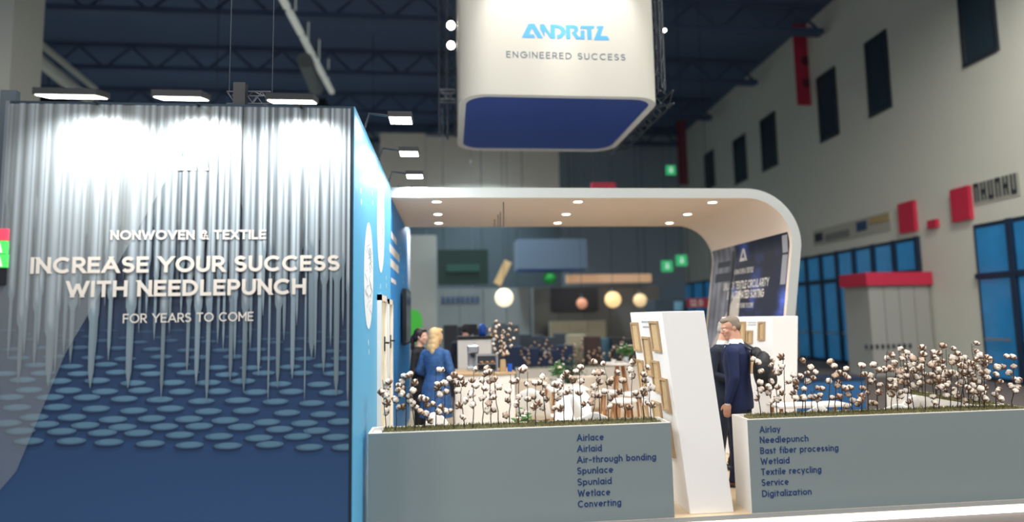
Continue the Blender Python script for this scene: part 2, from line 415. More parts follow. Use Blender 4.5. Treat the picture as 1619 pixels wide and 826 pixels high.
# ================================================================== HALL LAMPS (above and behind the viewer), ADDED FILL LAMPS AT THE BACK
def area(name, loc, size, power, rot=(0, 0, 0), color=(1, .96, .9), parent=None, sy=None, spread=pi):
    l = D.lights.new(name, 'AREA'); l.energy = power; l.color = color; l.size = size; l.spread = spread
    if sy: l.shape = 'RECTANGLE'; l.size_y = sy
    o = D.objects.new(name, l); col.objects.link(o); o.location = loc; o.rotation_euler = rot
    if parent: o.parent = parent; o.location = Vector(loc) - wloc(parent)
    return o
for (x, y, z) in HALL_LAMPS:
    t = thing('high_bay_lamp', 'square high bay lamp outside the frame, %s in the %s file' % (('front', 'middle', 'rear')[0 if y < -1 else 1 if y < 4 else 2], {-7: 'left', 0: 'central', 7: 'right', 11: 'added outer right'}.get(x, 'added far right')), 'lamp', (x, y, z), group='high bay lamps over the aisle')
    MB().box(x - .7, x + .7, y - .7, y + .7, z, z + .25).build('housing', darkgrey, t)
    MB().tube([(x, y, z + .25), (x, y, CZ - .005)], .02, 6).build('suspension', darkgrey, t)
    area('lamp_light', (x, y, z - .03), 1.2, HALL_LAMP_W * (1.45 if x > 10 else 1), parent=t)
for j, y in enumerate((20, 27, 33)):  # unseen lamps added to brighten the back hall; shrouds hide their lenses
    for i, x in enumerate((-17, -6, 1.5)):
        if (i, j) == (1, 0): continue
        z = 11.4
        t = thing('shrouded_fill_lamp', 'added fill lamp with black shroud, %s row behind the booth, %s from the left' % (ORD[j + 1], ORD[i + 1]), 'lamp', (x, y, z))
        m_ = MB(); a = .7
        for (x0, x1, y0, y1) in ((-a, a, -a, -a + .04), (-a, a, a - .04, a), (-a, -a + .04, -a + .04, a - .04), (a - .04, a, -a + .04, a - .04)): m_.box(x + x0, x + x1, y + y0, y + y1, z - 1.0, z)
        m_.box(x - a, x + a, y - a, y + a, z + .001, z + .06).build('shroud', black, t)
        MB().tube([(x, y, z + .06), (x, y, CZ - .005)], .02, 6).build('suspension', darkgrey, t)
        area('lamp_light', (x, y, z - .02), 1.2, BACK_FILL_W, color=(.72, .9, 1), parent=t)

# ================================================================== POSTER WALL
PY = 4.88; PX0, PX1, PZ1 = -3.34, -.762, 3.53
pw = thing('poster_wall', 'tall booth wall printed with steel needles over a dimpled blue sheet', 'wall panel', (-2.05, PY, -.07))
MB().box(PX0, PX1 - .001, PY + .012, PY + .12, -.07, PZ1 - .02).build('panel_core', darkgrey, pw)
MB().box(PX0 - .03, PX0, PY - .004, PY + .12, -.07, PZ1).build('frame_profile', mat('aluminium', (120, 126, 130), .35, .7), pw)
MB().box(PX1 - .022, PX1 - .001, PY - .004, PY + .0115, -.07, PZ1).build('frame_profile', mat('dark_profile', (40, 56, 68), .35, .5), pw)
MB().box(PX0, PX1 - .022, PY - .004, PY + .0115, PZ1 - .018, PZ1).build('frame_profile', mat('dark_profile', (40, 56, 68), .35, .5), pw)
pm = print_mat('needle_print')
def P(x, z, k=0): return Vector((x, PY - .0001 * k, z))
def pp(cx, cy): return at(cx / 2.0643, 340 + cy / 2.0643, Y=PY)     # crop px of the lower print -> wall
mb = MB()
NX, NZ = 30, 40
zs = [-.07 + (PZ1 - .02 + .07) * j / NZ for j in range(NZ + 1)]
def bg(x, z):
    # printed image: dark blue machine hall above, blue sheet below
    keys = [(-.1, (42, 76, 118)), (.5, (38, 70, 110)), (.95, (32, 60, 98)), (1.4, (27, 50, 82)), (1.75, (26, 42, 66)), (2.1, (20, 28, 44)), (3.6, (10, 14, 22))]
    for (za, ca), (zb, cb) in zip(keys, keys[1:]):
        if za <= z <= zb:
            t = (z - za) / (zb - za); c = [ca[i] + (cb[i] - ca[i]) * t for i in range(3)]; break
    else: c = keys[-1][1]
    if z > 1.6:
        k = .5 + .5 * math.sin(x * 61) * math.sin(x * 23 + 1); t = min(1, (z - 1.6) / .5); c = [v + (24 * k) * t for v in c]
    return lin(c)
vs = []; cs = []; fs = []
NX = 160
for j, z in enumerate(zs):
    for i in range(NX + 1):
        x = PX0 + (PX1 - .022 - PX0) * i / NX; vs.append(P(x, z)); cs.append(bg(x, z))
for j in range(NZ):
    for i in range(NX):
        a = j * (NX + 1) + i; fs.append([a, a + 1, a + NX + 2, a + NX + 1])
mb.add(vs, fs, cs)
# dimples
random.seed(11)
rows = [(378,50,7),(398,52,8),(412,54,9),(438,60,11),(465,64,13),(492,68,14),(516,70,15),(545,74,17),(572,76,18),(600,78,18),(635,80,19),(665,82,20),(690,82,20),(716,84,20),(745,84,20)]
grid = []
for ri, (ry, rw, rh) in enumerate(rows):
    step = 112 + ri * 1.2; x = 25 + (ri % 3) * 39 + (ri % 2) * 12
    while x < 1150:
        grid.append((ri, x + random.uniform(-7, 7), ry + random.uniform(-5, 5) + (x / 1150 - .4) * 22 * (1 if ri > 8 else .3), rw, rh)); x += step
for (ri, cx, cy, rw, rh) in grid:
    c = pp(cx, cy); rx = rw / 2 / 2.0643 / 960 * 4.85; rz = rh / 2 / 2.0643 / 960 * 4.85
    fade = min(1, max(.2, (cy - 360) / 160))
    for (dx, dz, k, s, colr) in ((-.010, -.012, 1, 1.05, (24, 44, 72)), (0, 0, 2, 1.0, (66, 98, 122)), (.004, .002, 3, .72, (78, 112, 134))):
        bgc = bg(c.x, c.z); cc = lin(colr); cc = tuple(bgc[i] + (cc[i] - bgc[i]) * fade for i in range(3))
        n = 18; r = [P(min(PX1 - .023, max(PX0, c.x + dx + rx * s * math.cos(2 * pi * q / n))), c.z + dz + rz * s * math.sin(2 * pi * q / n), k) for q in range(n)]
        r = [Vector((v_.x, PY - .0001 * (ri * 3 + k), v_.z)) for v_ in r]
        mb.add(r, [list(range(n))[::-1] if False else list(range(n))], cc)
# needles (crop px: x, tip y, shoulder y, upper width, blade width)
ND = [(62,555,350,30,14),(80,460,300,14,10),(113,500,300,26,12),(127,425,250,16,9),(160,560,380,40,24),(210,455,200,22,12),(232,485,290,30,14),(262,300,180,14,8),(297,565,330,34,22),(313,460,240,16,9),(356,475,260,24,12),(420,565,300,34,22),(455,385,180,18,9),(505,410,200,16,9),(528,600,330,26,12),(555,385,190,16,9),(592,340,160,16,8),(612,520,280,18,11),(642,555,300,26,16),(676,610,290,22,13),(712,420,200,18,9),(730,440,220,14,8),(753,545,270,22,14),(767,470,260,14,8),(797,580,300,26,15),(818,440,200,16,9),(845,525,240,24,12),(876,612,120,10,7),(907,565,290,26,14),(928,410,230,18,10),(955,535,250,24,15),(970,360,180,14,8),(995,608,130,10,6),(1018,465,110,34,24),(1030,470,200,14,8),(1057,515,210,26,14),(1098,590,200,32,18),(1120,360,150,14,8),(1136,620,240,16,10),(30,470,260,20,10),(182,520,300,16,9),(345,300,120,14,8),(480,330,150,18,9),(690,360,150,16,9),(1080,430,160,12,8),(560,300,140,18,10),(860,330,120,14,8)]
random.seed(5)
prof = [(-1, .18), (-.72, .42), (-.3, .95), (.0, 1.0), (.35, .62), (.75, .3), (1, .14)]
def needle(x, ztip, zsh, wu, wb, tone, k):
    wu *= .5 / 2.0643 / 960 * 4.85; wb *= .5 / 2.0643 / 960 * 4.85
    sections = [(PZ1 - .022, wu), (2.9, wu), (2.4, wu), (zsh + .08, wu), (zsh, wu * .9), (zsh - .045, wb), ((zsh + ztip) / 2, wb * .9), (ztip + .12, wb * .75), (ztip, wb * .08)]
    sections = [s_ for s_ in sections if not (s_[0] in (2.9, 2.4) and s_[0] <= zsh + .08)]
    V = []; Cc = []
    for si, (z, hwid) in enumerate(sections):
        for (u, b) in prof:
            xx = min(PX1 - .023, max(PX0, x + u * hwid)); V.append(P(xx, z, k))
            blade = z < zsh + .02
            base = (134, 146, 154) if not blade else (104, 120, 130)
            if blade: bb = .72 + .28 * (1 - abs(u)) if u > -.2 else .95
            else: bb = .16 + .95 * b
            Cc.append(tuple(v * bb * tone for v in lin(base)))
    m_ = len(prof)
    F = [[i * m_ + j, (i + 1) * m_ + j, (i + 1) * m_ + j + 1, i * m_ + j + 1] for i in range(len(sections) - 1) for j in range(m_ - 1)]
    mb.add(V, F, Cc)
# rear rank first, then the listed ones
for i in range(64):
    x = PX0 + .03 + (PX1 - PX0 - .08) * i / 63 + random.uniform(-.012, .012); zt = random.uniform(1.95, 2.35)
    needle(x, zt, zt + random.uniform(.15, .6), random.uniform(16, 30), random.uniform(8, 12), random.uniform(.22, .5), 46 + i)
for i, (cx, ty, sy, wu, wb_) in enumerate(ND):
    tp = pp(cx, ty); needle(tp.x, tp.z, pp(cx, sy).z, wu, wb_, random.uniform(.75, 1.1), 110 + i)
mb.build('printed_graphic', pm, pw)
# translucent pale wedge of the printed letter A
tint = D.materials.new('pale_tint_print'); tint.use_nodes = True; nt = tint.node_tree; b = nt.nodes['Principled BSDF']
b.inputs['Base Color'].default_value = lin((160, 168, 170)) + (1,); b.inputs['Roughness'].default_value = .5; b.inputs['Alpha'].default_value = .24
q = [at(300, 225, Y=PY), at(105, 560, Y=PY), at(28, 745, Y=PY)]
pts = [P(PX0, PZ1 - .03, 165), P(q[0].x + .22, PZ1 - .03, 165), P(q[0].x, q[0].z, 165), P(q[1].x, q[1].z, 165), P(q[2].x, q[2].z, 165), P(PX0, q[2].z - .25, 165)]
MB().add(pts, [list(range(6))[::-1]]).build('printed_tint', tint, pw)['label'] = 'pale translucent triangle print'
# white A logo
def logo_a(mbx, cx, z0, h, du, dv, off=Vector((0, 0, 0))):
    du = Vector(du); dv = Vector(dv); o = Vector(cx) if not isinstance(cx, (int, float)) else Vector((cx, 0, 0))
    def pt(u, v): return o + du * (u * h) + dv * (v * h) + off
    for poly in ([(-.5, 0), (-.13, 1), (.06, 1), (-.22, .26), (.14, .26), (.2, 0)], [(.06, 1), (.13, 1), (.5, 0), (.27, 0), (-.0, .72)]):
        mbx.add([pt(*p_) for p_ in poly], [list(range(len(poly)))])
a = at(299, 270, Y=PY)
mb = MB(); logo_a(mb, (a.x, PY - .018, a.z), 0, .40, (.75, 0, 0), (0, 0, 1)); mb.build('logo_mark', whitetxt, pw)['label'] = 'white letter A emblem'
for s, x0, yb0, x1, cap, wt in (('NONWOVEN & TEXTILE', 176.5, 380, 421.5, .073, .2), ('INCREASE YOUR SUCCESS', 50, 433.5, 537.5, .124, .21),
                            ('WITH NEEDLEPUNCH', 106, 471, 484.5, .124, .21), ('FOR YEARS TO COME', 196, 511.5, 401.5, .07, .135)):
    a = at(x0, yb0, Y=PY); b = at(x1, yb0, Y=PY)
    lettering(s, (a.x, PY - .0185, a.z), (1, 0, 0), (0, 0, 1), cap, wt, b.x - a.x, mat('cream_lettering', (186, 180, 172), .6), pw)
# neighbouring strip and signs at far left
o = thing('dark_side_wall', 'narrow dark panel closing the left edge beside the needle print', 'wall panel', (-3.6, PY + .12, -.07))
for k in range(3): MB().box(-3.50 + k * -.16, -3.385 + k * -.16, PY + .12, PY + .17, -.07, 3.66).build('wall_strip', mat('dark_slat', (62, 76, 84), .5), o)
o = thing('emergency_sign', 'red and green safety sign at the left edge beside the poster wall', 'sign', (-3.47, PY - .02, 2.1))
a = at(-20, 362, Y=PY); b = at(15, 385, Y=PY)
MB().box(a.x, b.x, PY - .03, PY + .02, at(8, 381, Y=PY).z, at(8, 363, Y=PY).z).build('red_plate', mat('sign_red', (226, 60, 84), .5, emit=(226, 60, 84), es=.35), o)
for k, (ya, yb) in enumerate(((381, 402), (402, 424))):
    g = MB().box(a.x, at(16, ya, Y=PY).x, PY - .035, PY + .02, at(8, yb, Y=PY).z, at(8, ya, Y=PY).z - .004).build('green_plate', mat('sign_green', (70, 200, 90), .5, emit=(70, 200, 90), es=.4), o)
    c = at(5, (ya + yb) / 2 + 3, Y=PY); zz = c.z
    MB().add([(c.x - .02, PY - .036, zz - .03), (c.x + .02, PY - .036, zz - .03), (c.x, PY - .036, zz + .05)], [[0, 1, 2]]).build('pictogram', whitetxt, g)
MB().box(a.x, at(13, 440, Y=PY).x, PY - .03, PY + .02, at(8, 450, Y=PY).z, at(8, 425, Y=PY).z).build('lower_box', black, o)

# floodlights over the poster
def flood(cx, y, z, wdt, label, power, toward=1, group=None):
    t = thing('floodlight', label, 'lamp', (cx, y, z), group=group)
    h = MB().hexa([(cx - wdt/2, y - .12, z - .02), (cx + wdt/2, y - .12, z - .02), (cx + wdt/2, y + .06, z + .02), (cx - wdt/2, y + .06, z + .02),
                   (cx - wdt/2, y - .12, z + .03), (cx + wdt/2, y - .12, z + .03), (cx + wdt/2, y + .06, z + .06), (cx - wdt/2, y + .06, z + .06)])
    h.build('housing', black, t)
    MB().quad((cx - wdt/2 + .01, y - .11, z - .0215), (cx + wdt/2 - .01, y - .11, z - .0215), (cx + wdt/2 - .01, y + .05, z + .013), (cx - wdt/2 + .01, y + .05, z + .013)).build('lens', lampface, t)
    MB().tube([(cx - .02, y, z + .05), (cx - .02, y + .2, z + .1), (cx - .02, PY + .06, PZ1 - .03)], .012, 6).build('arm', darkgrey, t)
    area('lamp_light', (cx, y, z - .04), wdt * .9, power, (math.radians(30), 0, 0), (1, .99, .96), t, sy=.14, spread=math.radians(130))
    return t
for x, yy, wd, lb in ((118, 155, .42, 'leftmost of the three bright floodlights over the needle print'), (290, 158, .34, 'middle of the three bright floodlights over the needle print'), (464, 163, .34, 'rightmost of the three bright floodlights over the needle print')):
    p = at(x, yy, Y=4.55); flood(p.x, 4.55, p.z, wd, lb, 21)
# truss bits seen above the poster wall
def truss(name, label, p, q, s=.25, r=.018, m=None, nseg=None, group=None):
    p = Vector(p); q = Vector(q); t = thing(name, label, 'truss', tuple(p), group=group)
    d = (q - p); L = d.length; d.normalize(); u = d.orthogonal().normalized() if abs(d.z) > .9 else Vector((0, 0, 1)); v = d.cross(u).normalized()
    cs_ = [p + (u * a + v * b) * s / 2 for a, b in ((1, 1), (1, -1), (-1, -1), (-1, 1))]
    for c in cs_: MB().tube([c, c + d * L], r, 6).build('chord', m or darkgrey, t)
    n = nseg or max(2, int(L / s)); mb = MB()
    for k in range(4):
        a, b = cs_[k], cs_[(k + 1) % 4]
        for i in range(n): mb.tube([(a if i % 2 else b) + d * (L * i / n), (b if i % 2 else a) + d * (L * (i + 1) / n)], r * .6, 5)
    mb.build('lacing', m or darkgrey, t)
    if name == 'rigging_truss':
        for e in (p + d * .1, p + d * (L - .1)): MB().tube([(e.x, e.y, e.z + s * .5), (e.x, e.y, CZ - .005)], .004, 5).build('suspension_cable', darkgrey, t)
    return t
alum = mat('truss_aluminium', (120, 124, 128), .4, .6)
a = at(362, 158, Y=6.5); b = at(430, 158, Y=6.5)
tr_ = truss('lighting_truss', 'short aluminium truss section peeping over the poster wall', a, b, .13, .008, alum, 5)
for q_ in (a, b): MB().tube([q_ + Vector((0, 0, .06)), (q_.x, q_.y, CZ - .005)], .004, 5).build('suspension_cable', darkgrey, tr_)
a = at(380, 150, Y=6.38)
tag(MB().box(a.x - .06, a.x + .06, 6.34, 6.43, a.z - .3, a.z + .12).build('hoist_box', black), 'black hoist box on the truss above the poster wall', 'hoist')

# ================================================================== BLUE SIDE WALL
BX = -.755
bw = thing('side_wall', 'light blue booth side wall receding beside the poster', 'wall panel', (BX - .05, 8, 0))
MB().box(BX - .10, BX, 4.995, 7.85, -.06, 3.53).build('light_blue_panel', blue_l, bw)
MB().box(BX - .006, BX + .0005, PY + .001, 4.993, -.07, 3.53).build('corner_strip', blue_l, bw)
MB().box(BX - .10, BX, 7.851, 11.55, 0.001, 3.525).build('mid_blue_panel', blue_d, bw)
MB().box(BX - .10, BX + .004, 11.551, 11.60, 0.001, 3.52).build('end_profile', white, bw)
linm = mat('grey_line_print', (130, 150, 170), .6)
def oval(cy, cz, ry, rz, label):
    n = 32; pr = [(BX + .002, cy + ry * math.cos(2*pi*k/n), cz + rz * math.sin(2*pi*k/n)) for k in range(n)]
    o = MB().add(pr, [list(range(n))]).build('white_disc_print', mat('disc_white', (232, 238, 242), .5), bw)
    random.seed(int(cy * 100)); m2 = MB()
    for k in range(16):
        a = random.uniform(-.8, .5); y0 = cy + random.uniform(-.7, .5) * ry; z0 = cz + a * rz; pts = []
        for j in range(6): pts.append((BX + .004, y0 + ry * .35 * math.sin(j * 1.1 + k) + j * .02, z0 + j * .05 * rz))
        for p_, q_ in zip(pts, pts[1:]):
            m2.quad(p_, q_, (q_[0], q_[1] + .012, q_[2] + .006), (p_[0], p_[1] + .012, p_[2] + .006))
    m2.build('drawn_lines', linm, o); return o
oval(5.76, 2.22, .32, .5, ''); oval(6.75, 2.86, .36, .54, ''); oval(11.2, 2.9, .25, .55, '')
random.seed(2)
for (y, z, n) in ((5.2, 3.0, 3), (6.0, 3.05, 2), (7.3, 2.3, 2), (6.72, 2.17, 2), (5.75, 1.6, 2), (9.4, 2.9, 2), (9.9, 2.5, 2), (10.3, 2.7, 1), (9.3, 2.2, 1), (11.1, 2.1, 1)):
    m2 = MB()
    for k in range(n):
        yy = y + k * .03; zz = z - k * .09; nn = 10
        m2.add([(BX + .002, yy + .022 * math.cos(2*pi*j/nn), zz + .03 * math.sin(2*pi*j/nn)) for j in range(nn)], [list(range(nn))])
    m2.build('printed_droplet', mat('disc_white', (232, 238, 242), .5), bw)
# text block on the mid-blue panel: short white bars of unreadable lettering
for (z, ya, yb, h) in ((2.86, 7.9, 8.7, .09), (2.66, 7.7, 9.1, .11), (2.48, 7.8, 9.0, .11), (2.29, 7.9, 8.6, .06)):
    m2 = MB(); y = ya
    while y < yb:
        wd = random.uniform(.05, .09); m2.quad((BX + .003, y, z), (BX + .003, y + wd, z), (BX + .003, y + wd, z + h), (BX + .003, y, z + h)); y += wd + .03
    m2.build('white_wording', whitetxt, bw)
# white line frame print
doorm = mat('cream_door', (222, 214, 190), .5)
for n, (ya, yb, zt) in enumerate(((6.42, 7.06, 2.07), (7.22, 7.74, 2.05))):
    d = tag(thing('storage_door', ('first' if n == 0 else 'second') + ' cream door in the blue side wall, ' + ('nearer the poster corner' if n == 0 else 'nearer the screen'), 'door', (BX, (ya + yb) / 2, 0)))
    MB().box(BX + .001, BX + .02, ya + .06, yb - .06, .02, zt - .06).build('door_leaf', doorm, d)
    MB().box(BX + .001, BX + .045, ya, ya + .06, .001, zt).box(BX + .001, BX + .045, yb - .06, yb, .001, zt).box(BX + .001, BX + .045, ya, yb, zt - .06, zt).build('door_frame', white, d)
    h = MB().tube([(BX + .02, yb - .12, 1.55), (BX + .07, yb - .12, 1.55), (BX + .07, yb - .22, 1.55)], .011, 8); h.box(BX + .02, BX + .03, yb - .15, yb - .09, 1.46, 1.62).build('door_handle', black, d)
tv = thing('wall_screen', 'black flat screen hung on the mid-blue wall beside the women', 'screen', (BX, 9.9, 1.85))
MB().box(BX + .03, BX + .09, 9.35, 10.5, 1.42, 2.28).build('screen_housing', black, tv, bevel=.006)
MB().box(BX + .0901, BX + .092, 9.38, 10.47, 1.45, 2.25).build('display', mat('screen_glass', (30, 34, 42), .1, spec=.8), tv)
MB().box(BX + .001, BX + .03, 9.75, 10.1, 1.7, 2.0).build('wall_bracket', darkgrey, tv)
for k, (x, y) in enumerate(((600, 190), (612, 243), (619, 279), (628, 302))):
    Z = 3.66; p = at(x + 2, y, Z=Z); yv = p.y + .0
    t = thing('arm_floodlight', ['nearest', 'second', 'third', 'farthest'][k] + ' small floodlight on an arm over the blue side wall' + (', next to the canopy' if k == 3 else ''), 'lamp', (BX + .3, yv, Z))
    MB().box(BX + .2, BX + .42, yv - .11, yv + .11, Z, Z + .05).build('housing', black, t)
    MB().box(BX + .21, BX + .41, yv - .10, yv + .10, Z - .006, Z - .0005).build('lens', lampface, t)
    MB().tube([(BX + .25, yv, Z + .03), (BX + .02, yv, Z + .06), (BX - .04, yv, 3.52)], .012, 6).build('arm', darkgrey, t)
    area('lamp_light', (BX + .3, yv, Z - .03), .18, 38, (0, math.radians(-24), 0), (.95, .98, 1), t)
t = thing('end_floodlight', 'bright floodlight shining on the far end of the blue wall under the canopy', 'lamp', (BX + .3, 11.3, 3.6))
MB().box(BX + .15, BX + .4, 11.2, 11.4, 3.6, 3.66).build('housing', black, t)
MB().box(BX + .16, BX + .39, 11.21, 11.39, 3.594, 3.5995).build('lens', lampface, t)
MB().tube([(BX + .2, 11.3, 3.64), (BX - .02, 11.3, 3.66), (BX - .04, 11.3, 3.52)], .012, 6).build('arm', darkgrey, t)
area('lamp_light', (BX + .25, 11.3, 3.57), .2, 26, (0, math.radians(-15), 0), (1, 1, 1), t)

# ================================================================== CANOPY
cn = thing('booth_canopy', 'white arched booth canopy with rounded corner and leaning right leg', 'canopy', (4.6, 9.2, 0))
th = .135
def path(inner):
    out = []
    r = .62 if inner else .62 + th
    cxx, czz = 4.10, 3.53 - th - .62
    z0 = czz + r
    out.append((BX + .001, z0))
    for k in range(0, 19):
        a = math.radians(90 - k * 5.2); out.append((cxx + r * math.cos(a), czz + r * math.sin(a)))
    ex, ez = out[-1]; out.append((ex - .155 * (ez - 0) , .001))
    return out
op = path(False); ip = path(True)
Y0, Y1 = 7.92, 10.5
mb = MB(); n = len(op)
vs = [(x, Y0, z) for x, z in op] + [(x, Y0, z) for x, z in ip] + [(x, Y1, z) for x, z in op] + [(x, Y1, z) for x, z in ip]
fs = []
for i in range(n - 1):
    fs += [[i, n + i, n + i + 1, i + 1], [2*n + i, 2*n + i + 1, 3*n + i + 1, 3*n + i], [i, i + 1, 2*n + i + 1, 2*n + i]]
mb.add(vs, fs + [[0, 2*n, 3*n, n], [n-1, 2*n-1, 4*n-1, 3*n-1]]).build('canopy_shell', fascia, cn)
fs = [[n + i, 3*n + i, 3*n + i + 1, n + i + 1] for i in range(n - 1)]
MB().add([Vector(v) for v in vs], fs).build('soffit', warmwhite, cn)
# downlights
dl = [(-.17, 8.16), (-.175, 9.15), (-.18, 10.0), (1.77, 8.15), (1.80, 9.16), (1.815, 10.02), (3.72, 8.18), (3.75, 9.17), (3.78, 10.05)]
rown = ['front', 'middle', 'rear']; coln = ['left', 'centre', 'right']
ZU = 3.395
for k, (x, y) in enumerate(dl):
    t = thing('downlight', '%s-row downlight in the %s column of the canopy underside' % (rown[k % 3], coln[k // 3]), 'lamp', (x, y, ZU), group='round downlights in the canopy')
    MB().lathe((x, y, ZU - .012), [(.062, 0), (.085, 0), (.085, .011), (.062, .011)], 20).build('trim_ring', white, t)
    MB().lathe((x, y, ZU - .014), [(.0, 0), (.061, 0), (.061, .002), (0, .002)], 20).build('lens', downlens, t)
    l = D.lights.new('lamp_light', 'SPOT'); l.energy = 42; l.color = (1, .9, .76); l.spot_size = math.radians(110); l.spot_blend = .8; l.shadow_soft_size = .05
    lo = D.objects.new('lamp_light', l); col.objects.link(lo); lo.parent = t; lo.location = (0, 0, -.03)
for k, (x, y0) in enumerate(((796, 320), (791, 335), (787.5, 340), (782, 347))):
    a = at(x, y0, Z=ZU); b = at(x, 358.5, Y=a.y)
    tag(MB().tube([a, b], .006, 6).build('hanging_rod', black), ['longest black rod of the four hanging under the canopy', 'second longest black rod hanging under the canopy', 'third black rod hanging under the canopy', 'shortest leftmost black rod hanging under the canopy'][k], 'rod')
# print on the leg's inner side
lgm = print_mat('sorting_print')
def leg_x(z):
    (x1, z1), (x0, z0) = ip[-2], ip[-1]
    if z <= z1: return x0 + (x1 - x0) * (z - z0) / (z1 - z0)
    for (xa, za), (xb, zb) in zip(ip, ip[1:]):
        if zb <= z <= za: return xa + (xb - xa) * (za - z) / (za - zb)
    return x1
def LP(y, z, k=1): return Vector((leg_x(z) - .0015 - .0006 * k, y, z))
ZT = 2.93
mb = MB(); ny, nz = 30, 40; cs = []; vs = []; fs = []
random.seed(9)
from mathutils import noise as mn
ylo, yhi = Y0 + .06, Y1 - .05
zt_max = ip[-2][1] + .06
ZT = min(ZT, 3.0)
for j in range(nz + 1):
    for i in range(ny + 1):
        y = ylo + (yhi - ylo) * i / ny; z = .9 + (ZT - .9) * j / nz
        vs.append(LP(y, z, 1)); f = mn.fractal(Vector((y * 2.2, z * 2.6, 3)), 1, 2, 5); 
        if y > 9.55: base = Vector((120, 122, 134)) * (1 + .5 * math.sin(y * 30) * .4 + .3 * f)
        else: base = Vector((20, 26, 50)) + Vector((50, 66, 130)) * max(0, f * 1.6 - .1)
        cs.append(lin([max(4, min(225, v)) for v in base]))
for j in range(nz):
    for i in range(ny):
        a = j * (ny + 1) + i; fs.append([a, a + ny + 1, a + ny + 2, a + 1])
mb.add(vs, fs, cs)
mb.add([LP(10.42, .95, 3), LP(9.55, .95, 3), LP(9.3, .95, 3), LP(9.3, 2.2, 3), LP(9.55, 2.05, 3)], [[0, 1, 2, 3, 4]], lin((196, 190, 184)))
for (ya, yb, za, zb) in ((9.7, 10.3, 2.35, 2.5), (9.75, 10.25, 2.6, 2.7), (9.62, 9.7, 1.4, 2.85)):
    mb.quad(LP(ya, za, 2), LP(yb, za, 2), LP(yb, zb, 2), LP(ya, zb, 2), lin((40, 44, 58)))
for (za, zb) in ((2.2, 2.62), (2.65, 2.9)):
    mb.quad(LP(ylo + .02, za, 2), LP(ylo + .16, za, 2), LP(ylo + .16, zb, 2), LP(ylo + .02, zb, 2), lin((150, 150, 156)))
mb.build('leg_graphic', lgm, cn)['label'] = 'dark blue textile sorting print'
mb = MB(); 
for poly in ([(9.02, 0), (9.30, 0), (9.16, 1)], ):
    pass
la = at(1175, 413, X=leg_x(2.6)); logo_a(mb, (leg_x(la.z) - .008, la.y, la.z), 0, .2, (0, -1.3, 0), (.08, 0, 1)); mb.build('logo_mark', whitetxt, cn)
for s, px, yb_, cap, wt, px1 in (('NONWOVEN & TEXTILE', 1161, 432, .085, .18, 1191.5), ('UNLOCK TEXTILE CIRCULARITY', 1144, 456, .13, .19, 1216), ('BY AUTOMATED SORTING', 1150, 472, .13, .19, 1208), ('FOR YEARS TO COME', 1165, 487, .075, .14, 1191)):
    xm = leg_x(2.1); z = at((px + px1) / 2, yb_, X=xm).z; X = leg_x(z); ya = at(px, yb_, X=X).y; yb2 = at(px1, yb_, X=X).y
    dv = Vector((leg_x(z + .2) - leg_x(z), 0, .2))
    lettering(s, (X - .008, ya, z), (0, -1, 0), dv, cap, wt, ya - yb2, whitetxt, cn, sq=.5)

# ================================================================== HANGING BANNER
HZ0, HZ1 = 5.0, 7.6; bx0, bx1, by0, by1 = .16, 3.16, 8.42, 11.35
hb = thing('hanging_banner', 'white rounded cube banner hanging above the booth with dark blue underside', 'banner', ((bx0 + bx1) / 2, (by0 + by1) / 2, HZ0))
def rr(x0, x1, y0, y1, r, n=8):
    pts = []
    for cx_, cy_, a0 in ((x1 - r, y0 + r, -90), (x1 - r, y1 - r, 0), (x0 + r, y1 - r, 90), (x0 + r, y0 + r, 180)):
        for k in range(n + 1): a = math.radians(a0 + 90 * k / n); pts.append((cx_ + r * math.cos(a), cy_ + r * math.sin(a)))
    return pts
R = .42
o_ = rr(bx0, bx1, by0, by1, R); i_ = rr(bx0 + .1, bx1 - .1, by0 + .1, by1 - .1, R - .08); n = len(o_)
MB().add([(x, y, HZ0) for x, y in o_] + [(x, y, HZ1) for x, y in o_], [[k, (k+1) % n, n + (k+1) % n, n + k] for k in range(n)]).build('fabric_skin', mat('banner_fabric', (176, 174, 165), .8), hb, smooth=True)
MB().add([(x, y, HZ0 - .001) for x, y in o_] + [(x, y, HZ0 - .001) for x, y in i_] + [(x, y, HZ0 + .04) for x, y in i_], [[k, n + k, n + (k+1) % n, (k+1) % n] for k in range(n)] + [[n + k, 2*n + k, 2*n + (k+1) % n, n + (k+1) % n] for k in range(n)]).build('lower_rim', white, hb)
MB().add([(x, y, HZ0 + .02) for x, y in i_], [list(range(n))[::-1]]).build('underside_panel', mat('navy_underside', (26, 50, 106), .6, emit=(24, 48, 108), es=.3), hb)  # navy panel given a slight glow of its own, though no lamp
MB().add([(x, y, HZ1) for x, y in o_], [list(range(n))]).build('top_cover', white, hb)
a = at(800.6, 91, Y=by0); b = at(988.8, 96, Y=by0)
tb = lettering('ENGINEERED SUCCESS', (a.x, by0 - .004, (a.z)), (1, 0, 0), (0, 0, 1), .095, .12, b.x - a.x, mat('slate_lettering', (60, 78, 98), .6), hb)
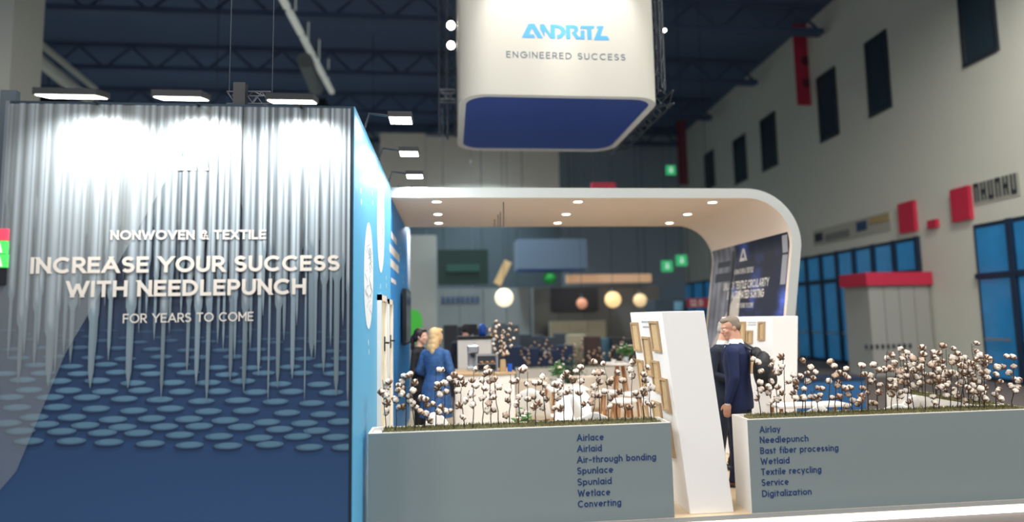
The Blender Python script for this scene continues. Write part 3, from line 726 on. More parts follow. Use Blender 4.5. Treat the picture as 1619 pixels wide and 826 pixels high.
def logo(mbx, org, sx, sz):
    # crop px polygons of the heavy linked letters (x 270..1335, baseline drops to the right)
    polys = [[(270,305),(355,120),(425,120),(525,315),(462,312),(392,178),(358,262),(415,264),(432,312)],
             [(490,130),(540,125),(617,262),(617,132),(672,134),(672,322),(617,320),(545,215),(545,300),(490,190)],
             [(617,132),(700,134),(750,150),(785,178),(800,225),(790,270),(755,310),(715,324),(695,324),(695,272),(725,268),(745,240),(745,210),(725,186),(690,178),(672,178),(672,150)],
             [(803,140),(900,142),(945,160),(958,200),(945,235),(925,248),(985,335),(925,332),(870,240),(905,225),(905,190),(858,185),(858,328),(803,326)],
             [(985,215),(1032,215),(1032,336),(940,334),(945,300),(985,300)], [(985,152),(1160,156),(1145,192),(1118,192),(1118,340),(1065,338),(1065,190),(985,190)],
             [(1190,156),(1272,158),(1225,290),(1310,296),(1338,350),(1142,346),(1205,190),(1180,190)]]
    for pi_, pl in enumerate(polys):
        pts = []
        for (x, y) in pl:
            drop = (x - 270) / 1065 * 44
            pts.append(org + Vector(((x - 270) / 1065 * sx, -.0006 * (pi_ % 3), (305 - (y - drop)) / 185 * sz)))
        # triangulate robustly
        me = bmesh.new(); vv = [me.verts.new(p_) for p_ in pts]; fc = me.faces.new(vv); fc.normal_update(); bmesh.ops.triangulate(me, faces=[fc])
        me.verts.index_update(); mbx.add([v.co.copy() for v in me.verts], [[v.index for v in f.verts] for f in me.faces]); me.free()
a = at(825, 59.5, Y=by0); b = at(963.5, 65, Y=by0)
mb = MB(); logo(mb, Vector((a.x, by0 - .004, a.z)), b.x - a.x, .21); mb.build('logo_wordmark', mat('logo_blue', (60, 140, 196), .6), hb)['label'] = 'blue ANDRITZ wordmark'
# banner spots (on an arm in front, above the frame) and side lamps
for k, x in enumerate((1.1, 2.2)):
    t = thing('banner_spotlight', ('left' if k == 0 else 'right') + ' spotlight arm in front of the banner top above the frame', 'lamp', (x, by0 - .9, 7.45))
    MB().box(x - .16, x + .16, by0 - 1.0, by0 - .8, 7.45, 7.53).build('housing', black, t)
    MB().tube([(x, by0 - .85, 7.53), (x, by0 + .02, 7.64)], .015, 6).build('arm', darkgrey, t)
    l = D.lights.new('lamp_light', 'SPOT'); l.energy = 210; l.color = (1, .97, .92); l.spot_size = math.radians(58); l.spot_blend = .7; l.shadow_soft_size = .06
    lo = D.objects.new('lamp_light', l); col.objects.link(lo); lo.parent = t; lo.location = (0, 0, -.03); lo.rotation_euler = (math.radians(37), 0, 0)
for k, (x, y) in enumerate(((713, 43), (713, 74))):
    p = at(x, y, Y=9.6 + k * .9); t = thing('side_spotlight', ('upper' if k == 0 else 'lower') + ' bright lamp sticking out left of the hanging banner', 'lamp', tuple(p))
    MB().box(p.x - .06, p.x + .05, p.y - .05, p.y + .05, p.z - .03, p.z + .06).build('housing', black, t)
    MB().ball(p + Vector((-.0, -.06, 0)), .07, 12, 8).build('lens', lampface, t, smooth=True)
    MB().tube([p + Vector((.05, 0, .03)), (bx0 + .012, p.y, p.z + .03)], .012, 6).build('arm', darkgrey, t)
for k, (x, y) in enumerate(((1047, 48),)):
    p = at(x + 4, y, Y=8.9); t = thing('side_spotlight', 'small bright lamp at the right edge of the hanging banner', 'lamp', tuple(p))
    MB().ball(p, .03, 10, 6).build('lens', lampface, t, smooth=True); MB().tube([p + Vector((0, .02, 0)), (bx1 + .005, 9.1, p.z)], .01, 6).build('arm', darkgrey, t)
truss('rigging_truss', 'dark truss running back along the right side of the banner', (bx1 + .16, 8.7, 5.12), (bx1 + .16, 11.6, 5.12), .2, .014, darkgrey, 12)
truss('rigging_truss', 'dark upright truss behind the left side of the banner', (bx0 - .18, 11.5, 5.3), (bx0 - .18, 11.5, 8.5), .22, .014, darkgrey, 12)
truss('rigging_truss', 'dark upright truss at the front right edge of the banner', (bx1 + .13, 8.9, 5.3), (bx1 + .13, 8.9, 8.0), .12, .008, darkgrey, 14)
p = at(706, 152, Y=11)
truss('rigging_truss', 'short level truss stub poking out left of the banner', (p.x - .12, 11.0, p.z), (bx0 - .02, 11.0, p.z), .18, .012, alum, 2)
for k, (x, y) in enumerate(((bx0 + .4, by0 + .4), (bx1 - .4, by0 + .4), (bx0 + .4, by1 - .4), (bx1 - .4, by1 - .4))):
    MB().tube([(x, y, HZ1), (x, y, CZ - .01)], .008, 5).build('suspension_cable', black, hb)

# ================================================================== PLANTERS
PH = .838; FY = 5.41
def letter_rows(rows_, wtm, parent):
    for s, x0, y0, x1 in rows_:
        a = at(x0, y0, Y=FY); b = at(x1, y0, Y=FY)
        lettering(s, (a.x, FY - .0025, a.z), (1, 0, 0), (0, 0, 1), 0.060, .175, b.x - a.x, wtm, parent)
def planter(label, x0, x1, y0, y1, name='planter_wall', front=True):
    t = thing(name, label, 'planter', ((x0 + x1) / 2, (y0 + y1) / 2, 0))
    b = MB(); b.box(x0, x1, y0 + .004, y1, .001, PH - .03)
    b.box(x0, x1, y0 + .004, y0 + .022, PH - .03, PH).box(x0, x1, y1 - .02, y1, PH - .03, PH).box(x0, x0 + .02, y0 + .022, y1 - .02, PH - .03, PH).box(x1 - .02, x1, y0 + .022, y1 - .02, PH - .03, PH)
    b.build('planter_box', white, t)
    if front: MB().box(x0 + .0, x1, y0, y0 + .0038, .012, PH - .006).build('front_panel', greyp, t)
    return t
def moss_bed(x0, x1, y0, y1, label):
    mb = MB(); random.seed(int(x0 * 10) + 3)
    mb.box(x0, x1, y0, y1, PH - .029, PH - .004)
    n = int((x1 - x0) * (y1 - y0) * 5200)
    for k in range(n):
        x = random.uniform(x0 + .006, x1 - .006); y = random.uniform(y0 + .006, y1 - .006); h = random.uniform(.012, .034); a = random.uniform(0, pi); dx, dy = math.cos(a) * .006, math.sin(a) * .006
        lx, ly = random.uniform(-.01, .01), random.uniform(-.008, .008)
        mb.add([(x - dx, y - dy, PH - .006), (x + dx, y + dy, PH - .006), (x + lx, y + ly, PH - .006 + h)], [[0, 1, 2]])
    return tag(mb.build('moss', moss), label, 'moss', kind='stuff')
PD = 5.72
pl1 = planter('white low planter wall with grey front reading Airlace to Converting', -.709, 1.965, FY, PD)
pl2 = planter('white low planter wall with grey front reading Airlay to Digitalization', 2.688, 5.60, FY, PD)
pl3 = planter('white return planter running back from the right end of the front planters', 5.26, 5.60, PD + .004, 7.0, front=False)
letter_rows([('Airlace', 912, 698, 954.6), ('Airlaid', 912.3, 715.5, 951.6), ('Air-through bonding', 912.3, 733, 1037.6), ('Spunlace', 912.6, 750.5, 969.6), ('Spunlaid', 913, 768.3, 967.3), ('Wetlace', 913.4, 786, 965), ('Converting', 913.7, 803.3, 982.4)], navytxt, pl1)
letter_rows([('Airlay', 1201, 685, 1234), ('Needlepunch', 1201.5, 701.5, 1278.5), ('Bast fiber processing', 1202, 718.5, 1326), ('Wetlaid', 1202.6, 735.2, 1248.5), ('Textile recycling', 1203.5, 752, 1299), ('Service', 1204.3, 769, 1247), ('Digitalization', 1205, 786.5, 1283.5)], navytxt, pl2)
moss_bed(-.60, 1.90, FY + .024, PD - .022, 'strip of short olive moss filling the top of the left planter')
moss_bed(2.80, 5.57, FY + .024, PD - .022, 'strip of short olive moss filling the top of the right planter')
moss_bed(5.285, 5.575, PD + .03, 6.975, 'strip of short olive moss on top of the return planter')

# ---- cotton stems
def boll_mesh(seed, mm, nm):
    random.seed(seed); mb = MB()
    for k in range(4):
        a = k * pi / 2 + random.uniform(-.3, .3)
        mb.ball((math.cos(a) * .011, math.sin(a) * .011, .004 + random.uniform(-.002, .002)), (.0135, .0135, .0155), 8, 6)
    mb.ball((0, 0, .012), .011, 8, 5)
    o = mb.build('boll', mm, smooth=True); me = o.data; D.objects.remove(o); return me
def husk_mesh(seed):
    random.seed(seed); mb = MB()
    for k in range(5):
        a = 2 * pi * k / 5 + random.uniform(-.2, .2); c, s = math.cos(a), math.sin(a); t = Vector((-s, c, 0)) * .0085
        p0 = Vector((0, 0, -.018)); p1 = Vector((c * .023, s * .023, -.005)); p2 = Vector((c * .030, s * .030, .013))
        mb.add([p0 - t * .5, p0 + t * .5, p1 + t, p1 - t, p2, p1 * 1.1 + Vector((0, 0, -.004))], [[0, 1, 2, 3], [3, 2, 4], [0, 5, 1], [1, 5, 2], [0, 3, 5], [5, 4, 2], [5, 3, 4]])
    mb.ball((0, 0, -.013), (.007, .007, .006), 7, 4)
    o = mb.build('husk', husk_m); me = o.data; D.objects.remove(o); return me
BM = [boll_mesh(s, cotton, 'a') for s in (1, 2, 3)]; BMB = [boll_mesh(s, cotton_b, 'b') for s in (4, 5)]; HM = [husk_mesh(s) for s in (1, 2)]
def link(name, me, parent, loc, rot=(0, 0, 0), s=1):
    o = D.objects.new(name, me); col.objects.link(o); o.parent = parent; o.location = loc; o.rotation_euler = rot; o.scale = (s, s, s); return o
def cotton_stem(base, top, bolls, label, group, brown=.2, size=1.3):
    base = Vector(base); t = thing('cotton_stem', label, 'plant', tuple(base), group=group)
    d = Vector(top) - base; n = 7; pts = [base + d * (i / n) + Vector((random.uniform(-.006, .006), random.uniform(-.006, .006), 0)) * (0 < i) for i in range(n + 1)]
    st = MB().tube(pts, [.0052 - .0028 * i / n for i in range(n + 1)], 6)
    for b in bolls:
        b = Vector(b); tz = max(.03, min(d.length, b.z - base.z - .035)); f = min(1, max(0, tz / max(.01, d.z))); a = base + d * f
        if (b - a).length < .30: st.tube([a, a.lerp(b, .5) + Vector((0, 0, -.008)), b], .0018, 4)
    st.build('stem', stem_m, t)
    for b in bolls:
        br = random.random() < brown; k = random.uniform(.85, 1.15) * size
        # the open boll faces mostly up and sideways
        o = link('boll', random.choice(BMB if br else BM), t, Vector(b) - base, (random.uniform(-1.1, 1.1), random.uniform(-1.1, 1.1), random.uniform(0, 6)), k)
        link('husk', random.choice(HM), o, (0, 0, 0))
    return t
A_ = lambda x, y: (560 + x / 4.59, 520 + y / 4.59)
B_ = lambda x, y: (740 + x / 4.859, 520 + y / 4.859)
C_ = lambda x, y: (880 + x / 4.861, 520 + y / 4.861)
D_ = lambda x, y: (1180 + x / 5.9, 540 + y / 5.9)
E_ = lambda x, y: (1380 + x / 5.506, 530 + y / 5.506)
S1 = [(A_,(233,750),(205,375),[(240,422),(250,390),(195,465),(228,487),(238,542),(235,612)]),
 (A_,(302,742),(312,560),[(295,515),(325,570),(350,570)]),
 (A_,(375,740),(370,350),[(360,345),(385,345),(407,335),(345,385),(322,415),(318,448),(350,440),(345,475)]),
 (A_,(440,730),(415,400),[(440,392),(425,452),(400,492),(405,525),(425,548)]),
 (A_,(515,732),(495,490),[(490,507),(520,517),(528,555),(570,550),(455,575),(480,605),(525,617),(548,665)]),
 (A_,(590,735),(590,290),[(615,300),(637,300),(605,405),(628,405),(605,433),(620,480)]),
 (A_,(655,725),(655,400),[(655,398),(668,462),(612,608),(628,575),(662,600),(700,600)]),
 (A_,(722,735),(720,330),[(690,365),(725,340),(715,380),(745,410),(752,450)]),
 (A_,(800,722),(760,380),[(772,360),(795,400),(810,523),(788,645),(760,560)]),
 (A_,(858,728),(870,300),[(885,295),(855,378),(878,415),(850,478),(862,555)]),
 (B_,(110,755),(125,330),[(145,310),(135,348),(105,400),(127,463),(113,533)]),
 (B_,(178,752),(165,280),[(165,335),(160,410),(197,530),(160,573),(145,632),(197,628)]),
 (B_,(240,755),(195,320),[(200,392),(235,450),(190,500)]),
 (B_,(315,750),(328,350),[(340,410),(310,482),(303,553),(290,668)]),
 (B_,(388,745),(395,330),[(410,322),(430,305),(378,400),(392,525),(375,580)]),
 (B_,(455,742),(460,330),[(447,428),(460,545),(415,640)]),
 (B_,(518,740),(515,430),[(510,418),(545,418),(500,527),(540,575),(512,600)]),
 (B_,(597,730),(575,370),[(572,370),(585,430),(570,500),(605,545),(572,608)]),
 (B_,(663,728),(660,440),[(670,430),(705,432),(685,530),(665,612),(708,615)]),
 (C_,(58,722),(48,400),[(75,345),(50,370),(20,435),(30,495),(80,490),(30,615)]),
 (C_,(125,710),(118,430),[(130,400),(95,480),(110,380)]),
 (C_,(192,715),(178,320),[(185,300),(150,330),(192,405),(172,495),(207,582)]),
 (C_,(268,708),(300,520),[(290,505),(262,565),(320,515)]),
 (C_,(335,705),(320,390),[(328,408),(290,340),(320,340),(352,338),(290,445)]),
 (C_,(405,705),(378,360),[(360,270),(285,260),(430,390),(405,415),(418,535),(412,598)]),
 (C_,(465,703),(448,380),[(468,340),(485,488)]),
 (C_,(528,698),(500,400),[(507,402),(490,590),(370,485)]),
 (C_,(580,698),(578,350),[(565,315),(590,255),(585,365),(560,605),(607,500)]),
 (C_,(670,698),(660,310),[(698,298),(670,355),(680,400),(660,470),(690,465),(665,505)]),
 (C_,(727,695),(705,470),[(735,455),(700,575),(738,588),(625,515)])]
S2 = [(D_,(140,690),(75,180),[(68,165),(108,197),(140,282),(130,385),(135,450),(100,530)]),
 (D_,(235,685),(228,120),[(240,168),(235,225),(230,375),(205,430),(205,485),(240,560)]),
 (D_,(292,685),(268,250),[(262,295),(310,290),(293,430),(333,485),(290,540)]),
 (D_,(362,690),(345,110),[(325,148),(330,235),(390,378)]),
 (D_,(460,685),(440,320),[(440,320),(465,385),(462,430),(438,490),(460,530)]),
 (D_,(520,685),(540,400),[(540,445),(515,528),(530,525)]),
 (D_,(545,685),(555,130),[(527,183),(600,243),(570,300),(505,325),(645,290),(622,345),(577,375)]),
 (D_,(617,685),(610,460),[(600,520),(640,522),(665,440),(705,445)]),
 (D_,(680,675),(675,500),[(690,505),(670,540)]),
 (D_,(765,675),(790,200),[(785,192),(812,230),(770,372)]),
 (D_,(825,672),(820,330),[(830,322),(862,298),(862,385),(845,415),(800,530)]),
 (D_,(898,665),(893,235),[(935,258),(915,312),(945,340),(870,520)]),
 (D_,(1000,665),(975,440),[(918,442),(968,435),(945,498),(995,555),(937,607)]),
 (D_,(1080,660),(1075,200),[(1075,228),(1100,310),(1085,440),(1075,515),(1070,555),(1040,590)]),
 (D_,(1138,655),(1160,300),[(1160,320),(1155,375),(1185,368),(1135,482),(1165,575)]),
 (D_,(1228,655),(1215,210),[(1190,220),(1242,272),(1285,262),(1250,408),(1240,480),(1195,580)]),
 (E_,(118,668),(125,140),[(160,172),(125,205),(105,298),(140,292),(65,310)]),
 (E_,(163,660),(170,350),[(150,395),(180,400),(145,455),(200,450),(150,510),(170,515)]),
 (E_,(225,650),(180,180),[(192,240),(190,260),(215,320),(225,358),(240,540),(245,500)]),
 (E_,(320,660),(290,235),[(318,262),(292,312),(292,362),(290,490),(315,580)]),
 (E_,(367,655),(290,150),[(295,153),(325,182),(352,208),(370,318),(345,440),(375,370)]),
 (E_,(462,650),(425,110),[(428,110),(435,170),(435,222),(410,295),(415,420)]),
 (E_,(538,650),(528,150),[(528,150),(530,195),(500,265),(515,355),(498,412),(525,540),(540,590)]),
 (E_,(585,650),(575,260),[(570,300),(575,395),(600,450),(555,400)]),
 (E_,(678,645),(685,230),[(690,200),(690,240),(660,350),(640,445),(640,530),(680,330)]),
 (E_,(742,640),(740,150),[(702,122),(740,165),(735,215),(730,350),(770,410),(740,540)]),
 (E_,(775,635),(785,200),[(803,200),(795,275),(760,270),(820,325),(780,325)]),
 (E_,(845,635),(822,180),[(865,250),(860,345),(825,460),(870,440),(850,300)]),
 (E_,(882,640),(880,400),[(900,217),(915,290),(880,395),(885,555),(800,575)]),
 (E_,(938,640),(935,180),[(935,180),(975,240),(950,330),(930,410),(940,470),(915,500)]),
 (E_,(980,635),(968,160),[(1010,205),(1020,230),(975,365),(990,320),(965,255),(975,555)]),
 (E_,(1090,630),(1065,180),[(1090,280),(1125,280),(1070,345),(1110,410),(1100,480),(1065,520),(1110,555)]),
 (E_,(1222,628),(1220,150),[(1215,195),(1165,187),(1225,275),(1190,330),(1235,385),(1275,400),(1265,455),(1205,445),(1240,490)])]
ORD = ['', 'first', 'second', 'third', 'fourth', 'fifth', 'sixth', 'seventh', 'eighth', 'ninth', 'tenth', 'eleventh', 'twelfth', 'thirteenth', 'fourteenth', 'fifteenth', 'sixteenth', 'seventeenth']
NUM = ['no', 'one', 'two', 'three', 'four', 'five', 'six', 'seven', 'eight', 'nine', 'ten']
def plant(rows_, where, group):
    N = len(rows_); rows_ = sorted(rows_, key=lambda r: r[0](*r[1])[0])
    for i, (T, b, tp, bl) in enumerate(rows_):
        random.seed(100 + i + N)
        Y = 5.50 + random.random() * .10
        bx = T(*b)[0]; pb = at(bx, 668, Y=Y); pb.z = PH - .02
        xt, yt = T(*tp); ptop = at(xt, yt, Y=Y + random.uniform(-.03, .03)); ptop.y = Y + random.uniform(-.02, .02)
        bs = []
        for q in bl:
            x, y = T(*q); bs.append(at(x, y, Y=Y + random.uniform(-.05, .05)))
        ht = 'tall' if ptop.z - pb.z > .5 else ('short' if ptop.z - pb.z < .32 else 'mid-height')
        pos = (ORD[i + 1] + ' from the left end') if i < N / 2 else (ORD[N - i] + ' from the right end')
        cotton_stem(pb, ptop, bs, '%s cotton stem with %s bolls, %s of %s' % (ht, NUM[len(bl)], pos, where), group)
plant(S1, 'the left planter', 'cotton stems in the left planter')
plant(S2, 'the right planter', 'cotton stems in the right planter')
# return planter stems
RS = [(0, 0, 5.85 + .105 * k) for k in range(11)]
for i, (x, y, Y) in enumerate(RS):
    random.seed(i + 40); X = 5.42 + random.uniform(-.08, .08); h = random.uniform(.42, .66); base = Vector((X, Y, PH - .02))
    top = base + Vector((random.uniform(-.05, .05), random.uniform(-.03, .03), h)); bs = []
    for k in range(random.randint(6, 8)):
        bs.append(base + Vector((random.uniform(-.09, .09), random.uniform(-.06, .06), h * (.2 + .8 * k / 7) + random.uniform(-.02, .03))))
    cotton_stem(base, top, bs, '%s cotton stem in the return planter, counted from the front corner' % ORD[i + 1], 'cotton stems in the return planter')
# cable on the back of planter 2: white curved cable near the man
# ================================================================== DISPLAY WEDGES
def wedge(label, f, d, lean, H, thick, frames_px, words_px, name='display_wedge'):
    """f: near corner on floor; d: unit vector of the framed face going back * length; lean: top offset; thick: vector of the width"""
    f = Vector(f); d = Vector(d); lean = Vector(lean); thick = Vector(thick); up = Vector((0, 0, H))
    t = thing(name, label, 'display stand', tuple(f))
    b = [f, f + thick, f + thick + d, f + d]; tp = [p + lean + up for p in b]
    MB().hexa(b + tp).build('wedge_body', mat('wedge_white', (240, 238, 235), .4), t, bevel=.006)
    v = lean + up; nrm = d.cross(v).normalized()
    if nrm.dot(thick) > 0: nrm = -nrm
    dn = d.normalized(); vn = v.normalized()
    def uv(x, y):
        p = at_plane(x, y, f, nrm) - f
        # solve p = a*dn + b*vn
        c = dn.dot(vn); pa, pb = p.dot(dn), p.dot(vn); dt = 1 - c * c
        return ((pa - c * pb) / dt, (pb - c * pa) / dt)
    def W(a, b_, k): return f + dn * a + vn * b_ + nrm * k
    for (x0, y0, x1, y1) in frames_px:
        a0, b0 = uv(x0, (y0 + y1) / 2); a1, b1 = uv(x1, (y0 + y1) / 2); xm = (x0 + x1) / 2; bb0 = uv(xm, y1)[1]; bb1 = uv(xm, y0)[1]
        a0, a1 = sorted((a0, a1)); L = d.length; a0 = max(.015, a0); a1 = min(L - .015, a1); fr = .022
        mb = MB()
        for (ua, ub, va, vb) in ((a0, a1, bb0, bb0 + fr), (a0, a1, bb1 - fr, bb1), (a0, a0 + fr, bb0 + fr, bb1 - fr), (a1 - fr, a1, bb0 + fr, bb1 - fr)):
            mb.hexa([W(ua, va, .001), W(ub, va, .001), W(ub, va, .022), W(ua, va, .022), W(ua, vb, .001), W(ub, vb, .001), W(ub, vb, .022), W(ua, vb, .022)])
        fo = mb.build('sample_frame', wood, t)
        mb = MB(); ua, ub, va, vb = a0 + fr, a1 - fr, bb0 + fr, bb1 - fr
        mb.hexa([W(ua, va, .001), W(ub, va, .001), W(ub, va, .008), W(ua, va, .008), W(ua, vb, .001), W(ub, vb, .001), W(ub, vb, .008), W(ua, vb, .008)]).build('fabric_sample', sample, fo)
    mb = MB()
    for (x0, y0, x1, y1) in words_px:
        n = 7
        for k in range(n):
            xa = x0 + (x1 - x0) * k / n; xb = xa + (x1 - x0) / n * .6; a0 = uv(xa, y1)[0]; a1 = uv(xb, y1)[0]; va = uv(xa, y1)[1]; vb = uv(xa, y0)[1]
            mb.quad(W(a0, va, .002), W(a1, va, .002), W(a1, vb, .002), W(a0, vb, .002))
    mb.build('small_wording', mat('grey_wording', (150, 150, 152), .6), t)
    return t
wedge('white slanted display stand with framed samples between the two planters', (2.142, 5.49, 0), (0, 1.0, 0), (-.19, 0, 0), 1.835, (.412, 0, 0),
      [(1002, 510, 1012.5, 555), (1031.5, 508, 1044, 556), (1021, 533, 1032, 594), (1012, 570, 1021, 622), (1033.5, 571, 1045.5, 620), (1047.7, 599, 1059, 650), (1034.5, 636, 1047, 666), (1059, 668, 1064.5, 721), (1016, 640, 1027, 680)],
      [(1015, 508, 1028, 511), (1017, 516, 1027, 519)])
a = at(1222, 502, Y=7.2); b = at(1141, 503, Y=7.88); c = at(1262, 502, Y=7.28)
Hh = 1.76; lean = Vector((.14, 0, 0))
wedge('white display stand with framed samples behind the man in the navy suit', (a.x - .14, 7.2, 0), (b.x - a.x, .68, 0), lean, Hh, (c.x - a.x, .08, 0),
      [(1169, 509, 1179.5, 545), (1181, 523, 1190.5, 544), (1199, 509, 1210, 539), (1186, 556, 1198, 590)], [(1183, 509.5, 1196, 511.5), (1183, 513, 1196, 515)])
MB().box(c.x - .012, c.x + .028, 7.27, 7.33, Hh - .005, Hh + .06)

# ================================================================== FURNITURE ON THE BOOTH
def counter_thing():
    x0, x1, y0, y1, H = .06, .905, 8.73, 9.55, 1.0
    t = thing('coffee_counter', 'white coffee counter with light oak top behind the left planter', 'counter', ((x0+x1)/2, (y0+y1)/2, 0))
    MB().box(x0, x1, y0, y1, .06, H).build('counter_body', white, t); MB().box(x0 + .03, x1 - .03, y0 + .04, y1 - .03, .001, .06).build('plinth', darkgrey, t)
    MB().box(x0 - .02, x1 + .02, y0 - .02, y1 + .02, H, H + .03).build('counter_top', wood, t, bevel=.004)
counter_thing()
CT = 1.0301
def cbox(name, label, cat, px, Y, dep, m, zb=None, **k):
    x0, y0, x1, y1 = px; a = at(x0, y1, Y=Y); b = at(x1, y0, Y=Y); z0 = a.z if zb is None else zb
    return a.x, b.x, z0, b.z
# tall white back block with dark top
x0, x1 = at(724, 560, Y=10.2).x, at(777, 560, Y=10.2).x
t = thing('back_cabinet', 'tall white cabinet with dark top behind the coffee machine', 'cabinet', ((x0+x1)/2, 10.4, 0))
zt = at(750, 537, Y=10.2).z
MB().box(x0, x1, 10.2, 10.7, .001, zt).build('cabinet_body', white, t)
MB().box(x0 - .01, x1 + .03, 10.18, 10.72, zt, zt + .05).build('cabinet_top', black, t)
MB().box((x0+x1)/2 - .003, (x0+x1)/2 + .003, 10.196, 10.2, .05, zt - .05).build('door_gap', darkgrey, t)
# coffee machine
x0 = at(739, 570, Y=9.1).x
t = thing('coffee_machine', 'chrome coffee machine on the oak counter top', 'coffee machine', (x0 + .09, 9.2, CT))
MB().box(x0, x0 + .17, 9.1, 9.4, CT, CT + .06).build('drip_tray', steel, t, bevel=.005)
MB().box(x0 + .01, x0 + .16, 9.25, 9.4, CT + .06, CT + .38).build('machine_body', steel, t, bevel=.02)
MB().box(x0, x0 + .17, 9.1, 9.25, CT + .26, CT + .38).build('brew_head', steel, t, bevel=.02)
MB().lathe((x0 + .085, 9.17, CT + .2), [(.03, 0), (.034, .03), (.03, .06)], 14).build('group_head', mat('dark_steel', (90, 92, 96), .3, .8), t)
MB().tube([(x0 + .085, 9.17, CT + .21), (x0 + .085, 9.05, CT + .20)], .011, 8).build('portafilter_handle', black, t)
MB().tube([(x0 + .16, 9.15, CT + .27), (x0 + .175, 9.12, CT + .2), (x0 + .175, 9.11, CT + .1)], .006, 6).build('steam_wand', steel, t)
# glass display case
x0, x1 = at(753, 575, Y=8.85).x, at(787, 575, Y=8.85).x
t = thing('display_case', 'small steel-framed glass display case on the coffee counter', 'display case', ((x0+x1)/2, 8.95, CT))
h = .25; m_ = MB()
for (xa, ya) in ((x0, 8.8), (x1 - .015, 8.8), (x0, 9.05), (x1 - .015, 9.05)): m_.box(xa, xa + .015, ya, ya + .015, CT, CT + h)
for zz in (CT, CT + h - .015): m_.box(x0, x1, 8.799, 8.816, zz, zz + .015).box(x0, x1, 9.049, 9.066, zz, zz + .015).box(x0, x0 + .015, 8.8, 9.06, zz, zz + .0149).box(x1 - .015, x1, 8.8, 9.06, zz, zz + .0149)
m_.build('steel_frame', steel, t)
gl = D.materials.new('clear_glass'); gl.use_nodes = True; b = gl.node_tree.nodes['Principled BSDF']; b.inputs['Transmission Weight'].default_value = 1; b.inputs['Roughness'].default_value = .02; b.inputs['Base Color'].default_value = (.8, .88, .9, 1); b.inputs['Alpha'].default_value = .35
MB().box(x0 + .016, x1 - .016, 8.806, 8.809, CT + .016, CT + h - .016).build('glass_pane', gl, t)
MB().box(x0 + .016, x1 - .016, 8.82, 9.04, CT + .11, CT + .114).build('shelf', steel, t)
for k in range(3): MB().ball((x0 + .08 + k * .08, 8.92, CT + .135), (.03, .04, .02), 10, 6).build('pastry', mat('pastry', (168, 118, 66), .8), t, smooth=True)
MB().box(x0 + .001, x1 - .001, 9.067, 9.07, CT + .001, CT + h - .001).build('back_panel', darkgrey, t)
# monitor and blue jug on the cabinet
p = at(748, 538, Y=10.35)
t = thing('till_screen', 'small dark till screen on the cabinet behind the counter', 'screen', (p.x, 10.4, zt + .05))
MB().box(p.x - .09, p.x + .07, 10.35, 10.38, zt + .09, zt + .25).build('screen', black, t, bevel=.004); MB().box(p.x - .04, p.x + .02, 10.33, 10.45, zt + .0501, zt + .06).build('foot', steel, t); MB().box(p.x - .015, p.x, 10.381, 10.4, zt + .06, zt + .2).build('neck', steel, t)
p = at(761, 538, Y=10.5)
t = thing('blue_jug', 'bright blue plastic jug on the back cabinet beside the till screen', 'jug', (p.x, 10.55, zt + .05))
bj = mat('blue_plastic', (22, 80, 180), .4)
MB().lathe((p.x + .02, 10.55, zt + .051), [(.05, 0), (.06, .05), (.055, .14), (.04, .2)], 16).build('jug_body', bj, t, smooth=True)
MB().tube([(p.x + .07, 10.55, zt + .2), (p.x + .12, 10.55, zt + .16), (p.x + .11, 10.55, zt + .08), (p.x + .07, 10.55, zt + .07)], .009, 6).build('jug_handle', bj, t)
p = at(806, 575, Y=8.85)
tag(MB().lathe((p.x, 8.85, CT), [(.03, 0), (.035, .01), (.036, .11), (.030, .11), (.03, .02), (0, .02)], 16).build('blue_cup', bj), 'blue cup at the right end of the oak counter top', 'cup')
# vase with cotton on the counter
p = at(795, 575, Y=8.95)
t = thing('wooden_vase', 'brown wooden vase holding cotton on the coffee counter', 'vase', (p.x, 8.95, CT))
MB().hexa([(p.x - .045, 8.9, CT), (p.x + .045, 8.9, CT), (p.x + .045, 9.0, CT), (p.x - .045, 9.0, CT), (p.x - .035, 8.91, CT + .17), (p.x + .035, 8.91, CT + .17), (p.x + .035, 8.99, CT + .17), (p.x - .035, 8.99, CT + .17)]).build('vase_body', wood, t)
for i, (dx, h, n) in enumerate(((-.15, .50, 6), (-.10, .62, 7), (-.03, .56, 6), (.03, .46, 5), (.12, .58, 6), (.18, .48, 4))):
    random.seed(i + 70); base = Vector((p.x + dx * .1, 8.93 + .01 * i, CT + .1)); top = base + Vector((dx, random.uniform(-.06, .06), h))
    bs = [base.lerp(top, .3 + .7 * k / (n - 1)) + Vector((random.uniform(-.04, .04), random.uniform(-.04, .04), 0)) for k in range(n)]
    cotton_stem(base, top, bs, 'cotton stem in the wooden vase on the counter, %s from the left' % ORD[i + 1], 'cotton stems in the counter vase', .3, 1.25)
